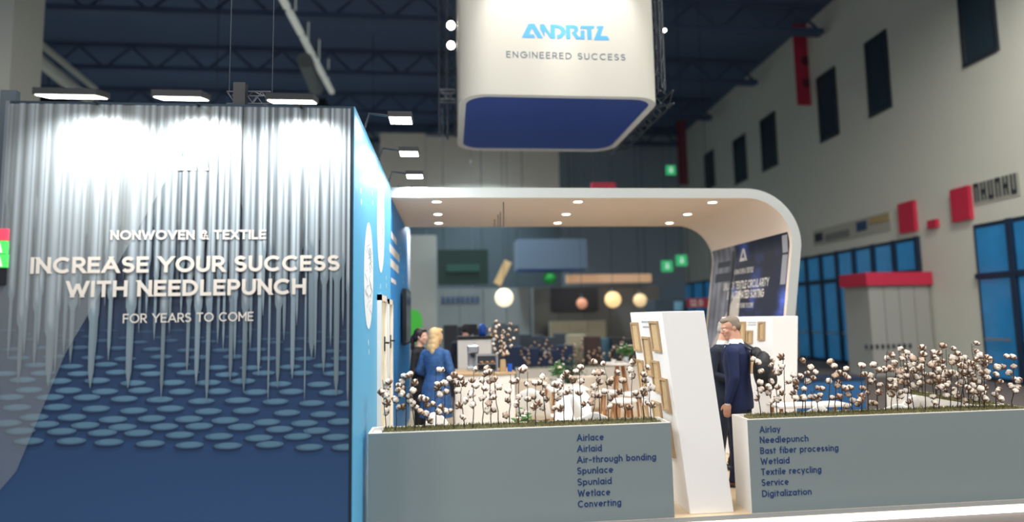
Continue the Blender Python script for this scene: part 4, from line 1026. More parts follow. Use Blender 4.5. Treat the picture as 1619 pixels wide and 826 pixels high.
# generic leafy plant
def leafy(name, label, loc, h, r, n, m, pot=None, flowers=0, cat='plant', group=None):
    loc = Vector(loc); t = thing(name, label, cat, tuple(loc), group=group); z = 0
    if pot:
        MB().lathe(loc, [(pot[0] * .8, 0), (pot[0], pot[1]), (pot[0] * .88, pot[1]), (pot[0] * .8, pot[1] - .03), (0, pot[1] - .03)], 18).build('pot', pot[2], t, smooth=True); z = pot[1] - .03
    mb = MB(); st = MB()
    for k in range(n):
        a = random.uniform(0, 2 * pi); e = random.uniform(.1, 1.0); tip = loc + Vector((math.cos(a) * r * e, math.sin(a) * r * e, z + h * random.uniform(.45, 1) * (1.15 - .4 * e)))
        b0 = loc + Vector((math.cos(a) * .02, math.sin(a) * .02, z)); mid = b0.lerp(tip, .6) + Vector((0, 0, h * .12))
        st.tube([b0, mid, tip], .0025, 4)
        for f in (.45, .65, .8, 1.0):
            c = (b0.lerp(mid, f / .6) if f < .6 else mid.lerp(tip, (f - .6) / .4)); d = Vector((random.uniform(-1, 1), random.uniform(-1, 1), random.uniform(-.3, .8))).normalized(); L = random.uniform(.05, .09); s_ = d.orthogonal().normalized() * L * .25
            mb.add([c, c + d * L * .5 + s_, c + d * L, c + d * L * .5 - s_, c + d * L * .5 + Vector((0, 0, .008))], [[0, 1, 4], [1, 2, 4], [2, 3, 4], [3, 0, 4]])
    st.build('stems', m, t); mb.build('foliage', m, t)
    for k in range(flowers):
        a = random.uniform(0, 2 * pi); c = loc + Vector((math.cos(a) * r * .7 * random.random(), math.sin(a) * r * .7 * random.random() - r * .2, z + h * random.uniform(.7, 1.05)))
        f = MB()
        for q in range(5): f.ball(c + Vector((math.cos(q * 1.257) * .016, math.sin(q * 1.257) * .016, 0)), (.014, .014, .008), 6, 4)
        f.build('flower', cotton, t)
    return t
random.seed(21)
# high table with splayed oak legs
def high_table(label, c, H, r, stool=True):
    c = Vector(c); t = thing('high_table', label, 'table', tuple(c))
    MB().lathe(c, [(0, H - .03), (r, H - .03), (r + .003, H - .015), (r, H), (0, H)], 28).build('tabletop', white, t)
    for k in range(4):
        a = pi / 4 + k * pi / 2; MB().tube([c + Vector((math.cos(a) * .06, math.sin(a) * .06, H - .031)), c + Vector((math.cos(a) * r * .85, math.sin(a) * r * .85, .0))], [.022, .016], 8).build('leg', woodleg, t)
    MB().lathe(c, [(r * .47, .38), (r * .5, .38), (r * .5, .4), (r * .47, .4), (r * .47, .38)], 24).build('foot_ring', steel, t)
def shell_chair(label, c, rz, H=.45, sc_=1, armless=True, group='white shell chairs on the booth'):
    t = thing('shell_chair', label, 'chair', tuple(c), rz, group)
    # one sculpted shell: seat bowl sweeping up into the back; facing -y
    mb = MB(); nu, nv = 13, 15; vs = []
    for k in (0, 1):
        for j in range(nv):
            v = j / (nv - 1)
            if v < .45: q = v / .45; y = -.22 + q * .38; z = H + .02 - .03 * math.sin(q * pi)
            else: q = (v - .45) / .55; y = .16 + .09 * math.sin(q * pi / 2) + .03 * q; z = H + .02 + .40 * q ** 1.15
            wd = (.19 + .05 * math.sin(min(1, v / .6) * pi / 2)) * (1 if v < .7 else math.sqrt(max(.02, 1 - ((v - .7) / .302) ** 2)))
            for i in range(nu):
                u = -1 + 2 * i / (nu - 1); x = u * wd; tf = (wd / .24) ** 1.5; zz = z + (.045 * abs(u) ** 3 * (1 - v * .8) - .02 * u * u * max(0, v - .6)) * tf; yy = y - .09 * abs(u) ** 2.2 * max(0, v - .3) * tf
                vs.append((x * sc_, (yy + k * .009) * sc_, (zz + (-.012 if k else 0)) * 1.0))
    fs = []
    N = nu * nv
    for j in range(nv - 1):
        for i in range(nu - 1):
            a = j * nu + i; fs += [[a, a + 1, a + nu + 1, a + nu], [N + a, N + a + nu, N + a + nu + 1, N + a + 1]]
    ed = [i for i in range(nu)] + [j * nu + nu - 1 for j in range(1, nv)] + [(nv - 1) * nu + i for i in range(nu - 2, -1, -1)] + [j * nu for j in range(nv - 2, 0, -1)]
    for p_, q_ in zip(ed, ed[1:] + ed[:1]): fs.append([p_, N + p_, N + q_, q_])
    MBl = MB().add(vs, fs); me = MBl.build('seat_shell', shell, None, smooth=True); me.parent = t
    for sx_, sy_ in ((-1, -1), (1, -1), (-1, 1), (1, 1)):
        o = MB().tube([(sx_ * .1, sy_ * .1, H - .03), (sx_ * .22, sy_ * .21, .0)], [.018, .012], 8).build('leg', woodleg); o.parent = t
    o = MB().tube([(-.1, -.1, H - .03), (.1, -.1, H - .03), (.1, .1, H - .03), (-.1, .1, H - .03), (-.1, -.1, H - .03)], .008, 6).build('under_frame', black); o.parent = t
    return t
shell_chair('white shell chair beside the counter corner with its back towards the left planter', (at(850, 640, Y=8.35).x, 8.3, 0), math.radians(150))
shell_chair('white shell chair with upright back at the middle of the left planter', (at(903, 640, Y=7.9).x, 7.9, 0), math.radians(-20))
shell_chair('white round-backed shell chair turned sideways right of the upright one', (at(940, 640, Y=7.3).x, 7.3, 0), math.radians(95))
shell_chair('nearest white shell chair, only the top of its back above the left planter', (at(926, 690, Y=6.2).x, 6.2, 0), math.radians(185))
shell_chair('white shell chair just right of the blue dress behind the left planter', (at(722, 700, Y=6.12).x, 6.12, 0), math.radians(60))
shell_chair('white shell chair behind the right planter next to the navy suit', (at(1262, 700, Y=6.15).x, 6.15, 0), math.radians(200))
shell_chair('white shell chair at the middle of the right planter, left of its neighbour', (at(1402, 700, Y=6.05).x, 6.05, 0), math.radians(170))
shell_chair('white shell chair in the corner by the return planter', (4.98, 6.6, 0), math.radians(205))
high_table('round white high table on splayed oak legs left of the sample stand', (at(981, 600, Y=9.6).x, 9.6, 0), 1.06, .26)
def stool(label, c):
    c = Vector(c); t = thing('bar_stool', label, 'stool', tuple(c))
    MB().lathe(c, [(0, .70), (.16, .70), (.175, .715), (.17, .74), (0, .735)], 20).build('seat', shell, t)
    for k in range(4):
        a = pi / 4 + k * pi / 2; MB().tube([c + Vector((math.cos(a) * .1, math.sin(a) * .1, .699)), c + Vector((math.cos(a) * .2, math.sin(a) * .2, 0))], [.018, .013], 8).build('leg', woodleg, t)
    MB().lathe(c, [(.155, .26), (.17, .26), (.17, .275), (.155, .275), (.155, .26)], 20).build('foot_ring', steel, t)
for k, (x, Y) in enumerate(((962, 8.6), (1001, 8.3), (985, 7.7))):
    stool(['left bar stool with oak legs in front of the round high table', 'right bar stool with oak legs touching the sample stand side', 'front bar stool with oak legs nearest the left planter'][k], (at(x, 620, Y=Y).x, Y, 0))
# low oak lounge table and armchair
def low_table(label, x0, x1, y0, y1, H, topm=white):
    t = thing('low_table', label, 'table', ((x0+x1)/2, (y0+y1)/2, 0))
    MB().box(x0, x1, y0, y1, H - .03, H).build('tabletop', topm, t, bevel=.005)
    for (x, y) in ((x0 + .05, y0 + .05), (x1 - .05, y0 + .05), (x0 + .05, y1 - .05), (x1 - .05, y1 - .05)):
        cx_, cy_ = (x0+x1)/2, (y0+y1)/2; MB().tube([(x, y, H - .031), (x + (x - cx_) * .15, y + (y - cy_) * .15, 0)], [.022, .016], 8).build('leg', woodleg, t)
low_table('white meeting table with oak legs behind the shell chairs', 1.42, 2.0, 8.75, 9.5, .76)
low_table('low white table holding a flower pot in front of the counter', .60, 1.10, 6.15, 6.6, .45)
leafy('potted_flowers', 'green plant with white flowers on the low table by the left planter', (at(826, 650, Y=6.3).x, 6.3, .4501), .33, .14, 26, leaf, (.06, .1, white), 5)
leafy('flower_vase', 'vase of white flowers on the white meeting table', (1.62, 9.1, .7601), .26, .12, 24, leaf, (.05, .13, white), 5)
leafy('table_bouquet', 'green and white bouquet in a glass vase on the round high table', (at(990, 560, Y=9.6).x, 9.6, 1.0601), .22, .15, 30, leaf, (.04, .09, mat('grey_ceramic', (190, 196, 200), .3)), 6)
tag(MB().lathe((at(970, 560, Y=9.5).x, 9.5, 1.0601), [(.025, 0), (.04, .05), (.042, .055), (.036, .05), (0, .01)], 16).build('white_bowl', shell), 'small white bowl on the round high table', 'bowl')
leafy('floor_plant', 'dark green bushy plant between the meeting table and the rear planter', (at(902, 600, Y=10.4).x, 10.4, 0), .75, .34, 80, leaf_d, (.16, .38, darkgrey))
# beige armchair
def armchair(label, c, rz, m):
    t = thing('armchair', label, 'armchair', tuple(c), rz)
    def bb(name, *a, mm=m, bev=.03):
        o = MB().box(*a).build(name, mm, None, bevel=bev); o.parent = t; return o
    bb('seat_cushion', -.27, .27, -.28, .2, .30, .42); bb('backrest', -.3, .3, .2, .32, .28, .82); bb('armrest', -.36, -.28, -.28, .3, .28, .58, bev=.02); bb('armrest', .28, .36, -.28, .3, .28, .58, bev=.02); bb('seat_base', -.3, .3, -.27, .2, .22, .297, bev=.01)
    for x in (-.25, .25):
        for y in (-.23, .25): o = MB().tube([(x, y, .225), (x * 1.15, y * 1.1, 0)], [.02, .014], 8).build('leg', woodleg); o.parent = t
cream = mat('cream_upholstery', (222, 212, 198), .9, noise=.05, scale=40)
armchair('cream armchair to the right of the coffee counter', (1.2, 10.1, 0), math.radians(200), cream)
armchair('cream armchair under the round high table side', (2.35, 10.35, 0), math.radians(170), cream)
# right-hand zone
low_table('white low table behind the right planter beside the blue cabinet', 3.72, 4.6, 6.7, 7.0, .74)
x0, x1 = at(1246, 620, Y=9.3).x, at(1368, 620, Y=9.3).x
t = thing('blue_cabinet', 'wide blue cabinet wall behind the right planter', 'cabinet', ((x0 + x1) / 2, 9.5, 0))
for k in range(3):
    w_ = (x1 - x0) / 3; MB().box(x0 + k * w_ + .004, x0 + (k + 1) * w_ - .004, 9.3, 9.8, .001, at(1300, 603, Y=9.3).z).build('cabinet_door', mat('blue_cabinet', (40, 96, 150), .5), t)
MB().box(x0 - .01, x1 + .01, 9.28, 9.82, at(1300, 603, Y=9.3).z + .001, at(1300, 600, Y=9.3).z + .01).build('cabinet_top', frame_b, t)
tag(MB().tube([(4.02, 5.9, .5), (3.93, 5.85, .88), (3.86, 5.82, .93), (3.75, 5.8, .92), (3.68, 5.8, .90)], .012, 8).build('white_cable', white), 'curved white cable rising behind the right planter beside the suit', 'cable') if False else None
# rear planter and its brownish cotton
rp = planter('white rear planter with brownish cotton at the back of the booth', 1.25, 3.95, 11.5, 11.9, front=False)
tag(MB().box(1.272, 3.928, 11.524, 11.878, PH - .029, PH - .004).build('moss', moss), 'moss filling of the rear planter', 'moss', kind='stuff')
for i in range(17):
    random.seed(i + 300); x = 1.4 + i * .152 + random.uniform(-.04, .04); h = random.uniform(.32, .55); base = Vector((x, 11.7 + random.uniform(-.1, .1), PH - .02)); top = base + Vector((random.uniform(-.05, .05), 0, h))
    bs = [base + Vector((random.uniform(-.09, .09), random.uniform(-.05, .05), h * (.25 + .75 * k / 5))) for k in range(6)]
    cotton_stem(base, top, bs, 'brownish cotton stem in the rear planter, %s from the left' % ORD[i + 1], 'cotton stems in the rear planter', .75, 1.2)

# ================================================================== PEOPLE
def blob(name, shapes, mats, vox, parent, smooth=2):
    """shapes: list of (MB, material index). Merge into one continuous surface by voxel remesh; materials by nearest source."""
    bm_v, bm_f, fm = [], [], []
    for mbx, mi in shapes:
        n = len(bm_v); bm_v += mbx.v; bm_f += [[i + n for i in f] for f in mbx.f]; fm += [mi] * len(mbx.f)
    me = D.meshes.new(name); me.from_pydata(bm_v, [], bm_f); me.update()
    bmx = bmesh.new(); bmx.from_mesh(me); bmesh.ops.recalc_face_normals(bmx, faces=bmx.faces); bmx.to_mesh(me); bmx.free()
    o = D.objects.new(name, me); col.objects.link(o)
    r = o.modifiers.new('r', 'REMESH'); r.mode = 'VOXEL'; r.voxel_size = vox; r.use_smooth_shade = True
    s_ = o.modifiers.new('s', 'SMOOTH'); s_.iterations = smooth; s_.factor = .5
    dg = bpy.context.evaluated_depsgraph_get(); ev = o.evaluated_get(dg)
    m2 = D.meshes.new_from_object(ev, depsgraph=dg)
    tree = BVHTree.FromPolygons(bm_v, bm_f)
    D.objects.remove(o)
    for m in mats: m2.materials.append(m)
    idx = []
    for p in m2.polygons:
        _, _, fi, _ = tree.find_nearest(p.center); idx.append(fm[fi] if fi is not None else 0)
    m2.polygons.foreach_set('material_index', idx); m2.polygons.foreach_set('use_smooth', [True] * len(idx)); m2.name = name
    o = D.objects.new(name, m2); col.objects.link(o); o.parent = parent; return o
def cap(p0, r0, p1, r1, n=12, flat=1.0):
    p0 = Vector(p0); p1 = Vector(p1); d = (p1 - p0).normalized()
    m = MB(); pts = [p0 - d * r0 * .9, p0 - d * r0 * .6, p0, p0.lerp(p1, .5), p1, p1 + d * r1 * .6, p1 + d * r1 * .9]
    return m.tube(pts, [r0 * .42, r0 * .8, r0, (r0 + r1) / 2, r1, r1 * .8, r1 * .42], n)
skin = mat('skin', (214, 164, 138), .6); skin2 = mat('tanned_skin', (196, 146, 122), .6)
lipm = mat('lips', (184, 120, 104), .5); eyew = mat('eye_white', (228, 226, 222), .3); pupil = mat('dark_pupil', (34, 26, 24), .3)
def head_shapes(c, yaw=0, pitch=0, tilt=0, s=1.0, sk=0):
    """head facing -y, c = centre of the skull; returns shapes with material ids 0 skin,1 lips,2 eye white,3 pupil"""
    Rm = Euler((pitch, tilt, yaw)).to_matrix(); c = Vector(c)
    def T(v): return c + Rm @ (Vector(v) * s)
    out = []
    def B(v, r, mi=0, n=14, m=10): out.append((MB().ball(T(v), Vector(r) * s, n, m, Rm), mi))
    B((0, .012, .03), (.074, .094, .088), n=20, m=14); B((0, -.02, -.035), (.06, .068, .075), n=18, m=12); B((0, -.058, -.088), (.03, .028, .024))
    B((0, -.075, .03), (.055, .018, .016)); B((-.035, -.066, -.02), (.024, .02, .02)); B((.035, -.066, -.02), (.024, .02, .02))
    out.append((MB().tube([T((0, -.082, .018)), T((0, -.1, -.008)), T((0, -.108, -.026)), T((0, -.092, -.034))], [.009 * s, .011 * s, .014 * s, .010 * s], 8), 0))
    B((0, -.085, -.058), (.021, .011, .0045), 1, 10, 6); B((0, -.084, -.067), (.017, .010, .0045), 1, 10, 6)
    for x in (-1, 1):
        B((x * .031, -.079, .008), (.015, .008, .008), 2, 10, 6); B((x * .031, -.0865, .008), (.006, .004, .006), 3, 8, 6)
        B((x * .031, -.083, .026), (.018, .006, .0035), 3, 10, 4)
        B((x * .074, .012, -.005), (.010, .02, .032))
    return out, T, Rm
def hand_shapes(wrist, d, side, curl=.5, n_out=(0, -1, 0)):
    """wrist position, d = direction of the fingers, side = thumb direction"""
    w_ = Vector(wrist); d = Vector(d).normalized(); sd = Vector(side); sd = (sd - d * sd.dot(d)).normalized(); nrm = d.cross(sd)
    out = []
    m = MB(); Rm = Matrix((sd, nrm, d)).transposed()
    m.ball(w_ + d * .045, (.040, .018, .055), 12, 8, Rm); out.append(m)
    for k, (o, L) in enumerate(((.03, .072), (.010, .08), (-.010, .075), (-.028, .06))):
        b = w_ + d * .082 + sd * o; m1 = b + d * L * .5 + nrm * curl * .012; t1 = m1 + d * L * .42 + nrm * curl * .035
        out.append(MB().tube([b - d * .02, b, m1, t1, t1 + (t1 - m1).normalized() * .006], [.0095, .0095, .009, .0075, .004], 8))
    b = w_ + d * .025 + sd * .03; m1 = b + sd * .025 + d * .03 + nrm * .008; t1 = m1 + d * .032 + sd * .004
    out.append(MB().tube([b, m1, t1, t1 + d * .006], [.013, .0105, .009, .005], 8))
    return [(q, 0) for q in out]
E_R = lambda z: Euler((0, 0, z)).to_matrix()
def shoe(x, y, m_i, yaw=0, L=.28):
    R_ = E_R(yaw); out = []
    for (c, r) in (((0, -.075, .035), (.046, .10, .034)), ((0, .03, .04), (.04, .085, .04)), ((0, .05, .075), (.042, .055, .045))):
        v = R_ @ Vector(c); out.append((MB().ball((x + v.x, y + v.y, c[2]), r, 14, 8, R_), m_i))
    out.append((MB().ball((x + (R_ @ Vector((0, -.03, 0))).x, y + (R_ @ Vector((0, -.03, 0))).y, .014), (.047, .145, .013), 16, 6, R_), m_i + 1))
    return out
def suit_man(label, loc, rz, h, suitc, trouserc, skinm, hairc, shoec, tie=None, arms='down', stance=.1, hyaw=0, lean=0):
    t = thing('person', label, 'person', tuple(loc), rz); s = h / 1.77
    suit = suitc; mats = [skinm, lipm, eyew, pupil, suit, trouserc, mat('white_shirt', (236, 236, 236), .7), shoec, black, tie or suit]
    hc = (lean, -.05, 1.65); hs, T, Rm = head_shapes(hc, yaw=hyaw, pitch=math.radians(16))
    S = list(hs)
    S.append((cap((0, .012, 1.46), .062, (lean * .6, -.02, 1.60), .056), 0))
    S.append((MB().rings([((0, .012, 1.462), .075, .072), ((0, .004, 1.50), .072, .068), ((0, 0, 1.525), .068, .064)], 18), 6))   # collar
    # jacket torso
    rg = [(.80, .185, .135, .0), (.84, .19, .138, .0), (.95, .182, .132, .003), (1.06, .170, .122, .0), (1.16, .175, .122, -.003), (1.28, .198, .130, -.004), (1.38, .212, .122, .004), (1.44, .185, .1, .012), (1.48, .11, .078, .014)]
    S.append((MB().rings([((0, y, z), a, b) for z, a, b, y in rg], 28), 4))
    S.append((MB().ball((0, -.112, 1.30), (.035, .02, .16), 12, 8), 6))                      # shirt front
    if tie: S.append((MB().ball((0, -.128, 1.28), (.016, .01, .15), 10, 8), 9))
    for x in (-1, 1):
        S.append((MB().ball((x * .188, .008, 1.405), (.065, .07, .06), 14, 10), 4))
        # lapel edge
        S.append((MB().tube([(x * .07, -.07, 1.47), (x * .055, -.125, 1.38), (x * .012, -.142, 1.16)], [.014, .016, .008], 6), 4))
    def arm(x, el, wr, hd, th):
        sh = Vector((x * .205, .012, 1.40))
        S.append((cap(sh, .06, el, .05), 4)); S.append((cap(el, .05, wr, .038), 4))
        w2 = Vector(wr) + Vector(hd).normalized() * .02; S.append((cap(w2 - Vector(hd).normalized() * .03, .031, w2, .029, 10), 6))
        S.extend(hand_shapes(w2, hd, th, .7))
    if arms == 'down':
        arm(1, (.245, .03, 1.14), (.245, -.045, .90), (0, -.12, -1), (0, -1, 0)); arm(-1, (-.245, .02, 1.14), (-.24, -.06, .90), (0, -.12, -1), (0, -1, 0))
    else:
        arm(1, (.25, .03, 1.13), (.10, -.19, 1.08), (-1, -.3, .1), (0, 0, 1)); arm(-1, (-.25, .03, 1.13), (-.12, -.18, 1.05), (1, -.3, .1), (0, 0, 1))
    for x in (-1, 1):
        fy = x * stance * .5
        S.append((cap((x * .09, .0, .86), .102, (x * .095, .0 - fy * .3, .50), .072), 5)); S.append((cap((x * .095, -fy * .3, .50), .072, (x * .1, .02 - fy, .12), .056), 5))
        S.append((MB().rings([((x * .1, .015 - fy, .055), .064, .078), ((x * .1, .015 - fy, .12), .06, .07), ((x * .1, .015 - fy, .2), .058, .064)], 16), 5))
        S.extend(shoe(x * .1, .0 - fy, 7, x * .12))
    body = blob('body', [(q, mi) for q, mi in S], mats, .0075, t, 2)
    # hair
    H = []
    def hb_(v, r): H.append((MB().ball(T(v), r, 16, 10, Rm), 0))
    hb_((0, .03, .055), (.078, .085, .074)); hb_((0, .065, .01), (.068, .045, .07)); hb_((-.063, .03, .02), (.018, .045, .05)); hb_((.063, .03, .02), (.018, .045, .05)); hb_((0, -.035, .092), (.058, .05, .03))
    blob('hair', H, [hairc], .007, t, 2)
    t.scale = (s * 1.06, s * 1.04, s); return t, T
navy = mat('navy_suit', (20, 34, 74), .85, noise=.15, scale=60); navy_t = mat('navy_trousers', (18, 28, 56), .85)
dark_s = mat('dark_blue_suit', (24, 32, 50), .85); grey_hair = mat('grey_brown_hair', (128, 116, 102), .8, noise=.3, scale=90)
man, TT = suit_man('man in a navy suit looking down at the slanted display stand', (3.06, 6.32, 0), math.radians(-130), 1.77, navy, navy_t, skin2, grey_hair, mat('brown_leather', (112, 58, 36), .4), hyaw=math.radians(38), lean=-.0)
# backpack carried on the far shoulder / back
bp = thing('backpack', 'black backpack slung behind the man in the navy suit', 'bag', (3.06, 6.32, 0), math.radians(-130))
blob('bag_body', [(MB().ball((.03, .27, 1.2), (.16, .10, .21), 18, 12), 0), (MB().ball((.03, .32, 1.12), (.12, .08, .12), 14, 10), 0), (MB().ball((-.0, .2, 1.38), (.1, .06, .07), 12, 8), 0)], [mat('black_nylon', (20, 24, 28), .6, bump=.3, scale=30)], .009, bp, 3)
for x in (-.10, .06):
    o = MB().tube([(x, .16, 1.42), (x, .06, 1.485), (x - .01, -.06, 1.46)], .013, 6).build('strap', black); o.parent = bp
man2, _ = suit_man('man in a dark suit and white shirt half hidden behind the navy suit', (3.25, 7.05, 0), math.radians(40), 1.72, dark_s, dark_s, skin, mat('light_grey_hair', (176, 170, 160), .8), black, tie=mat('dark_tie', (30, 34, 50), .6), arms='front')
def woman(label, loc, rz, h, kind, hairm, yaw):
    t = thing('person', label, 'person', tuple(loc), rz); s = h / 1.66
    hs, T, Rm = head_shapes((0, -.02, 1.555), yaw=yaw, pitch=math.radians(4), s=.93)
    S = list(hs)
    S.append((cap((0, .012, 1.38), .048, (0, -.0, 1.50), .046), 0))
    if kind == 'dress':
        top = mat('blue_patterned_dress', (36, 74, 122), .8, noise=1.0, scale=24); bot = top
        rg = [(.50, .235, .20, 0), (.56, .23, .195, 0), (.72, .215, .178, 0), (.88, .195, .155, 0), (1.0, .158, .122, 0), (1.05, .142, .108, 0), (1.12, .152, .112, 0), (1.24, .172, .118, 0), (1.32, .178, .105, .005), (1.38, .14, .085, .01), (1.415, .075, .062, .012)]
    else:
        top = mat('black_blazer', (16, 18, 24), .8); bot = top
        rg = [(.78, .172, .128, 0), (.86, .172, .128, 0), (.98, .155, .115, 0), (1.08, .138, .105, 0), (1.2, .155, .112, 0), (1.30, .168, .105, 0), (1.36, .15, .092, .008), (1.41, .08, .065, .012)]
    tights = mat('black_trousers', (14, 16, 20), .8)
    mats = [skin, lipm, eyew, pupil, top, tights, top, black, black]
    S.append((MB().rings([((0, y, z), a, b) for z, a, b, y in rg], 26), 4))
    for x in (-1, 1):
        S.append((MB().ball((x * .152, .008, 1.335), (.056, .06, .054), 12, 8), 4))
        if kind == 'dress':
            el = Vector((x * .235, .02, 1.10)); wr = Vector((x * .16, -.14, 1.02)); S.append((cap((x * .165, .012, 1.33), .056, el, .06), 4)); S.append((cap(el, .058, wr, .034), 4)); hd = (-x * .8, -.5, .1)
        else:
            el = Vector((x * .20, .03, 1.09)); wr = Vector((x * .12, -.17, 1.03)); S.append((cap((x * .165, .012, 1.33), .05, el, .042), 4)); S.append((cap(el, .042, wr, .03), 4)); hd = (-x * .8, -.4, .1)
        S.append((cap(wr - Vector(hd).normalized() * .01, .024, wr + Vector(hd).normalized() * .02, .023, 8), 0)); S.extend(hand_shapes(wr + Vector(hd).normalized() * .02, hd, (0, 0, 1), .6))
        S.append((MB().ball((x * .075, -.095, 1.22), (.062, .05, .06), 12, 8), 4))
        S.append((cap((x * .082, 0, .84), .092, (x * .08, -.005, .48), .06), 5)); S.append((cap((x * .08, -.005, .48), .06, (x * .08, .015, .1), .042), 5))
        S.extend([(q, mi) for q, mi in shoe(x * .08, 0, 7, x * .1)])
    blob('body', S, mats, .0085, t, 2)
    H = []
    def hb_(v, r): H.append((MB().ball(T(v), r, 16, 10, Rm), 0))
    hb_((0, .03, .05), (.084, .09, .082)); hb_((0, .07, .0), (.078, .05, .085))
    if kind == 'dress':
        for (v, r) in (((0, .075, -.08), (.085, .045, .09)), ((0, .085, -.15), (.085, .042, .08)), ((-.065, .045, -.09), (.032, .045, .11)), ((.065, .045, -.09), (.032, .045, .11)), ((-.045, .085, -.2), (.038, .034, .06)), ((.045, .085, -.2), (.038, .034, .055)), ((0, -.04, .1), (.055, .05, .03)), ((-.07, -.0, .01), (.018, .045, .07)), ((.07, -.0, .01), (.018, .045, .07))): hb_(v, r)
    else:
        for (v, r) in (((0, .11, .0), (.035, .04, .04)), ((0, .14, -.06), (.036, .036, .075)), ((0, .135, -.15), (.03, .03, .08)), ((-.064, .02, .02), (.018, .045, .05)), ((.064, .02, .02), (.018, .045, .05)), ((0, -.035, .098), (.056, .05, .026))): hb_(v, r)
    blob('hair', H, [hairm], .008, t, 2)
    t.scale = (s, s, s); return t
woman('woman in black blazer with dark tied-back hair beside the wall screen', (-.44, 8.95, 0), math.radians(70), 1.66, 'blazer', mat('dark_brown_hair', (38, 28, 28), .6, noise=.3, scale=80), 0)
woman('blonde woman in a blue patterned dress seen from behind', (-.20, 8.35, 0), math.radians(152), 1.67, 'dress', mat('blonde_hair', (186, 156, 112), .6, noise=.35, scale=90, stretch=(1, 1, .15)), math.radians(-25))
suit_man('man in a dark jacket seen from behind at the back of the coffee counter', (at(736, 540, Y=11.15).x, 11.15, 0), math.radians(165), 1.70, mat('charcoal_jacket', (36, 42, 52), .85), dark_s, skin, mat('black_hair', (26, 24, 28), .7), black)

# ================================================================== FAR HALL: neighbouring booths
def fbox(name, label, cat, px, Y, dep, m, group=None, floor=False):
    x0, y0, x1, y1 = px; a = at(x0, (y0+y1)/2, Y=Y).x; b = at(x1, (y0+y1)/2, Y=Y).x; xm = (x0 + x1) / 2
    z1 = at(xm, y0, Y=Y).z; z0 = -.069 if floor else at(xm, y1, Y=Y).z
    t = thing(name, label, cat, ((a + b) / 2, Y + dep / 2, z0), group=group)
    return t, a, b, z0, z1
def hang(t, x, y, z, r=.012): MB().tube([(x, y, z), (x, y, CZ - .005)], r, 5).build('suspension_cable', darkgrey, t)
grey_p = mat('far_grey_panel', (126, 132, 132), .8)
# tall grey booth wall above and behind the canopy
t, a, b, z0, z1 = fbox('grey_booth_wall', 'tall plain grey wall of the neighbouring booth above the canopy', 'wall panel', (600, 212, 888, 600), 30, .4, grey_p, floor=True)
for k in range(4): w_ = (b - a) / 4; MB().box(a + k * w_ + .01, a + (k + 1) * w_ - .01, 30, 30.3, 7.3, z1 - (.0, .15, .4, .7)[k]).build('wall_panel', mat('far_warm_panel', (236, 228, 212), .85), t); MB().box(a + k * w_ + .01, a + (k + 1) * w_ - .01, 30.02, 30.3, z0, 7.299).build('wall_panel', mat('far_dimmed_panel', (70, 82, 88), .85), t)['label'] = 'lower panel coloured darker to stand for dim light'  # lower panels darkened in colour to give the dimness below the canopy
# left far booth with green emblem
t, a, b, z0, z1 = fbox('white_booth', 'pale booth with a green leaf emblem right of the blue wall end', 'booth', (645, 372, 690, 600), 22, 1, grey_p, floor=True)
MB().box(a, b, 22, 23, z0, z1).build('booth_wall', mat('far_pale_panel', (150, 152, 146), .8), t)
p = at(654, 517, Y=21.97)
MB().add([p + Vector((.3 * math.cos(q) * (1 + .3 * math.sin(q)), 0, .62 * math.sin(q))) for q in [2*pi*k/18 for k in range(18)]], [list(range(18))]).build('leaf_emblem', mat('bright_green', (70, 190, 60), .6), t)
t, a, b, z0, z1 = fbox('hanging_green_sign', 'dark green hanging sign board above the far booths', 'sign', (692, 395, 772, 450), 21, .3, None)
MB().box(a, b, 21, 21.3, z0, z1).build('sign_board', mat('dark_green', (18, 50, 44), .6), t)
MB().box(a + .3, b - .3, 20.97, 20.999, z0 + .45, z0 + .7).build('sign_band', mat('mid_green', (40, 84, 74), .6), t); hang(t, a + .2, 21.15, z1); hang(t, b - .2, 21.15, z1)
t, a, b, z0, z1 = fbox('grey_booth', 'grey booth block with a navy wording strip under the green sign', 'booth', (690, 456, 838, 600), 24, 1.5, None, floor=True)
for k in range(4): w_ = (b - a) / 4; MB().box(a + k * w_ + .01, a + (k + 1) * w_ - .01, 24, 25, z0, z1).build('wall_panel', grey_p, t)
m_ = MB(); p0_ = at(698, 480, Y=23.98); p1_ = at(760, 480, Y=23.98)
for k in range(8): xx = p0_.x + (p1_.x - p0_.x) * k / 8; m_.box(xx, xx + .13, 23.96, 23.99, p0_.z, p0_.z + .25)
m_.build('navy_wording', mat('navy_words', (60, 78, 110), .7), t)['kind'] = 'stuff'
t, a, b, z0, z1 = fbox('hanging_grey_box', 'large blue-grey hanging box over the far booths', 'sign', (818, 378, 928, 425), 23, 1.2, None)
MB().box(a, b, 23, 24.2, z0, z1).build('box_skin', mat('blue_grey_fabric', (96, 112, 130), .8), t); MB().box(a + .02, b - .02, 23.02, 24.18, z0 - .04, z0 - .001).build('blue_underside', mat('royal_blue', (40, 90, 160), .6), t); hang(t, a + .3, 23.5, z1); hang(t, b - .3, 23.5, z1)
t, a, b, z0, z1 = fbox('screen_booth', 'beige-fronted booth with a large black screen far behind', 'booth', (846, 452, 1050, 600), 25, 2, None, floor=True)
for k in range(5): w_ = (b - a) / 5; MB().box(a + k * w_ + .01, a + (k + 1) * w_ - .01, 25.4, 26, z0, z1).build('wall_panel', mat('far_taupe_panel', (118, 118, 114), .8), t)
p0_ = at(873, 493, Y=25.2); p1_ = at(945, 455, Y=25.2); MB().box(p0_.x, p1_.x, 25.2, 25.38, p0_.z, p1_.z).build('large_screen', mat('far_screen', (22, 26, 38), .3), t)
p0_ = at(872, 545, Y=24.4); p1_ = at(958, 507, Y=24.4)
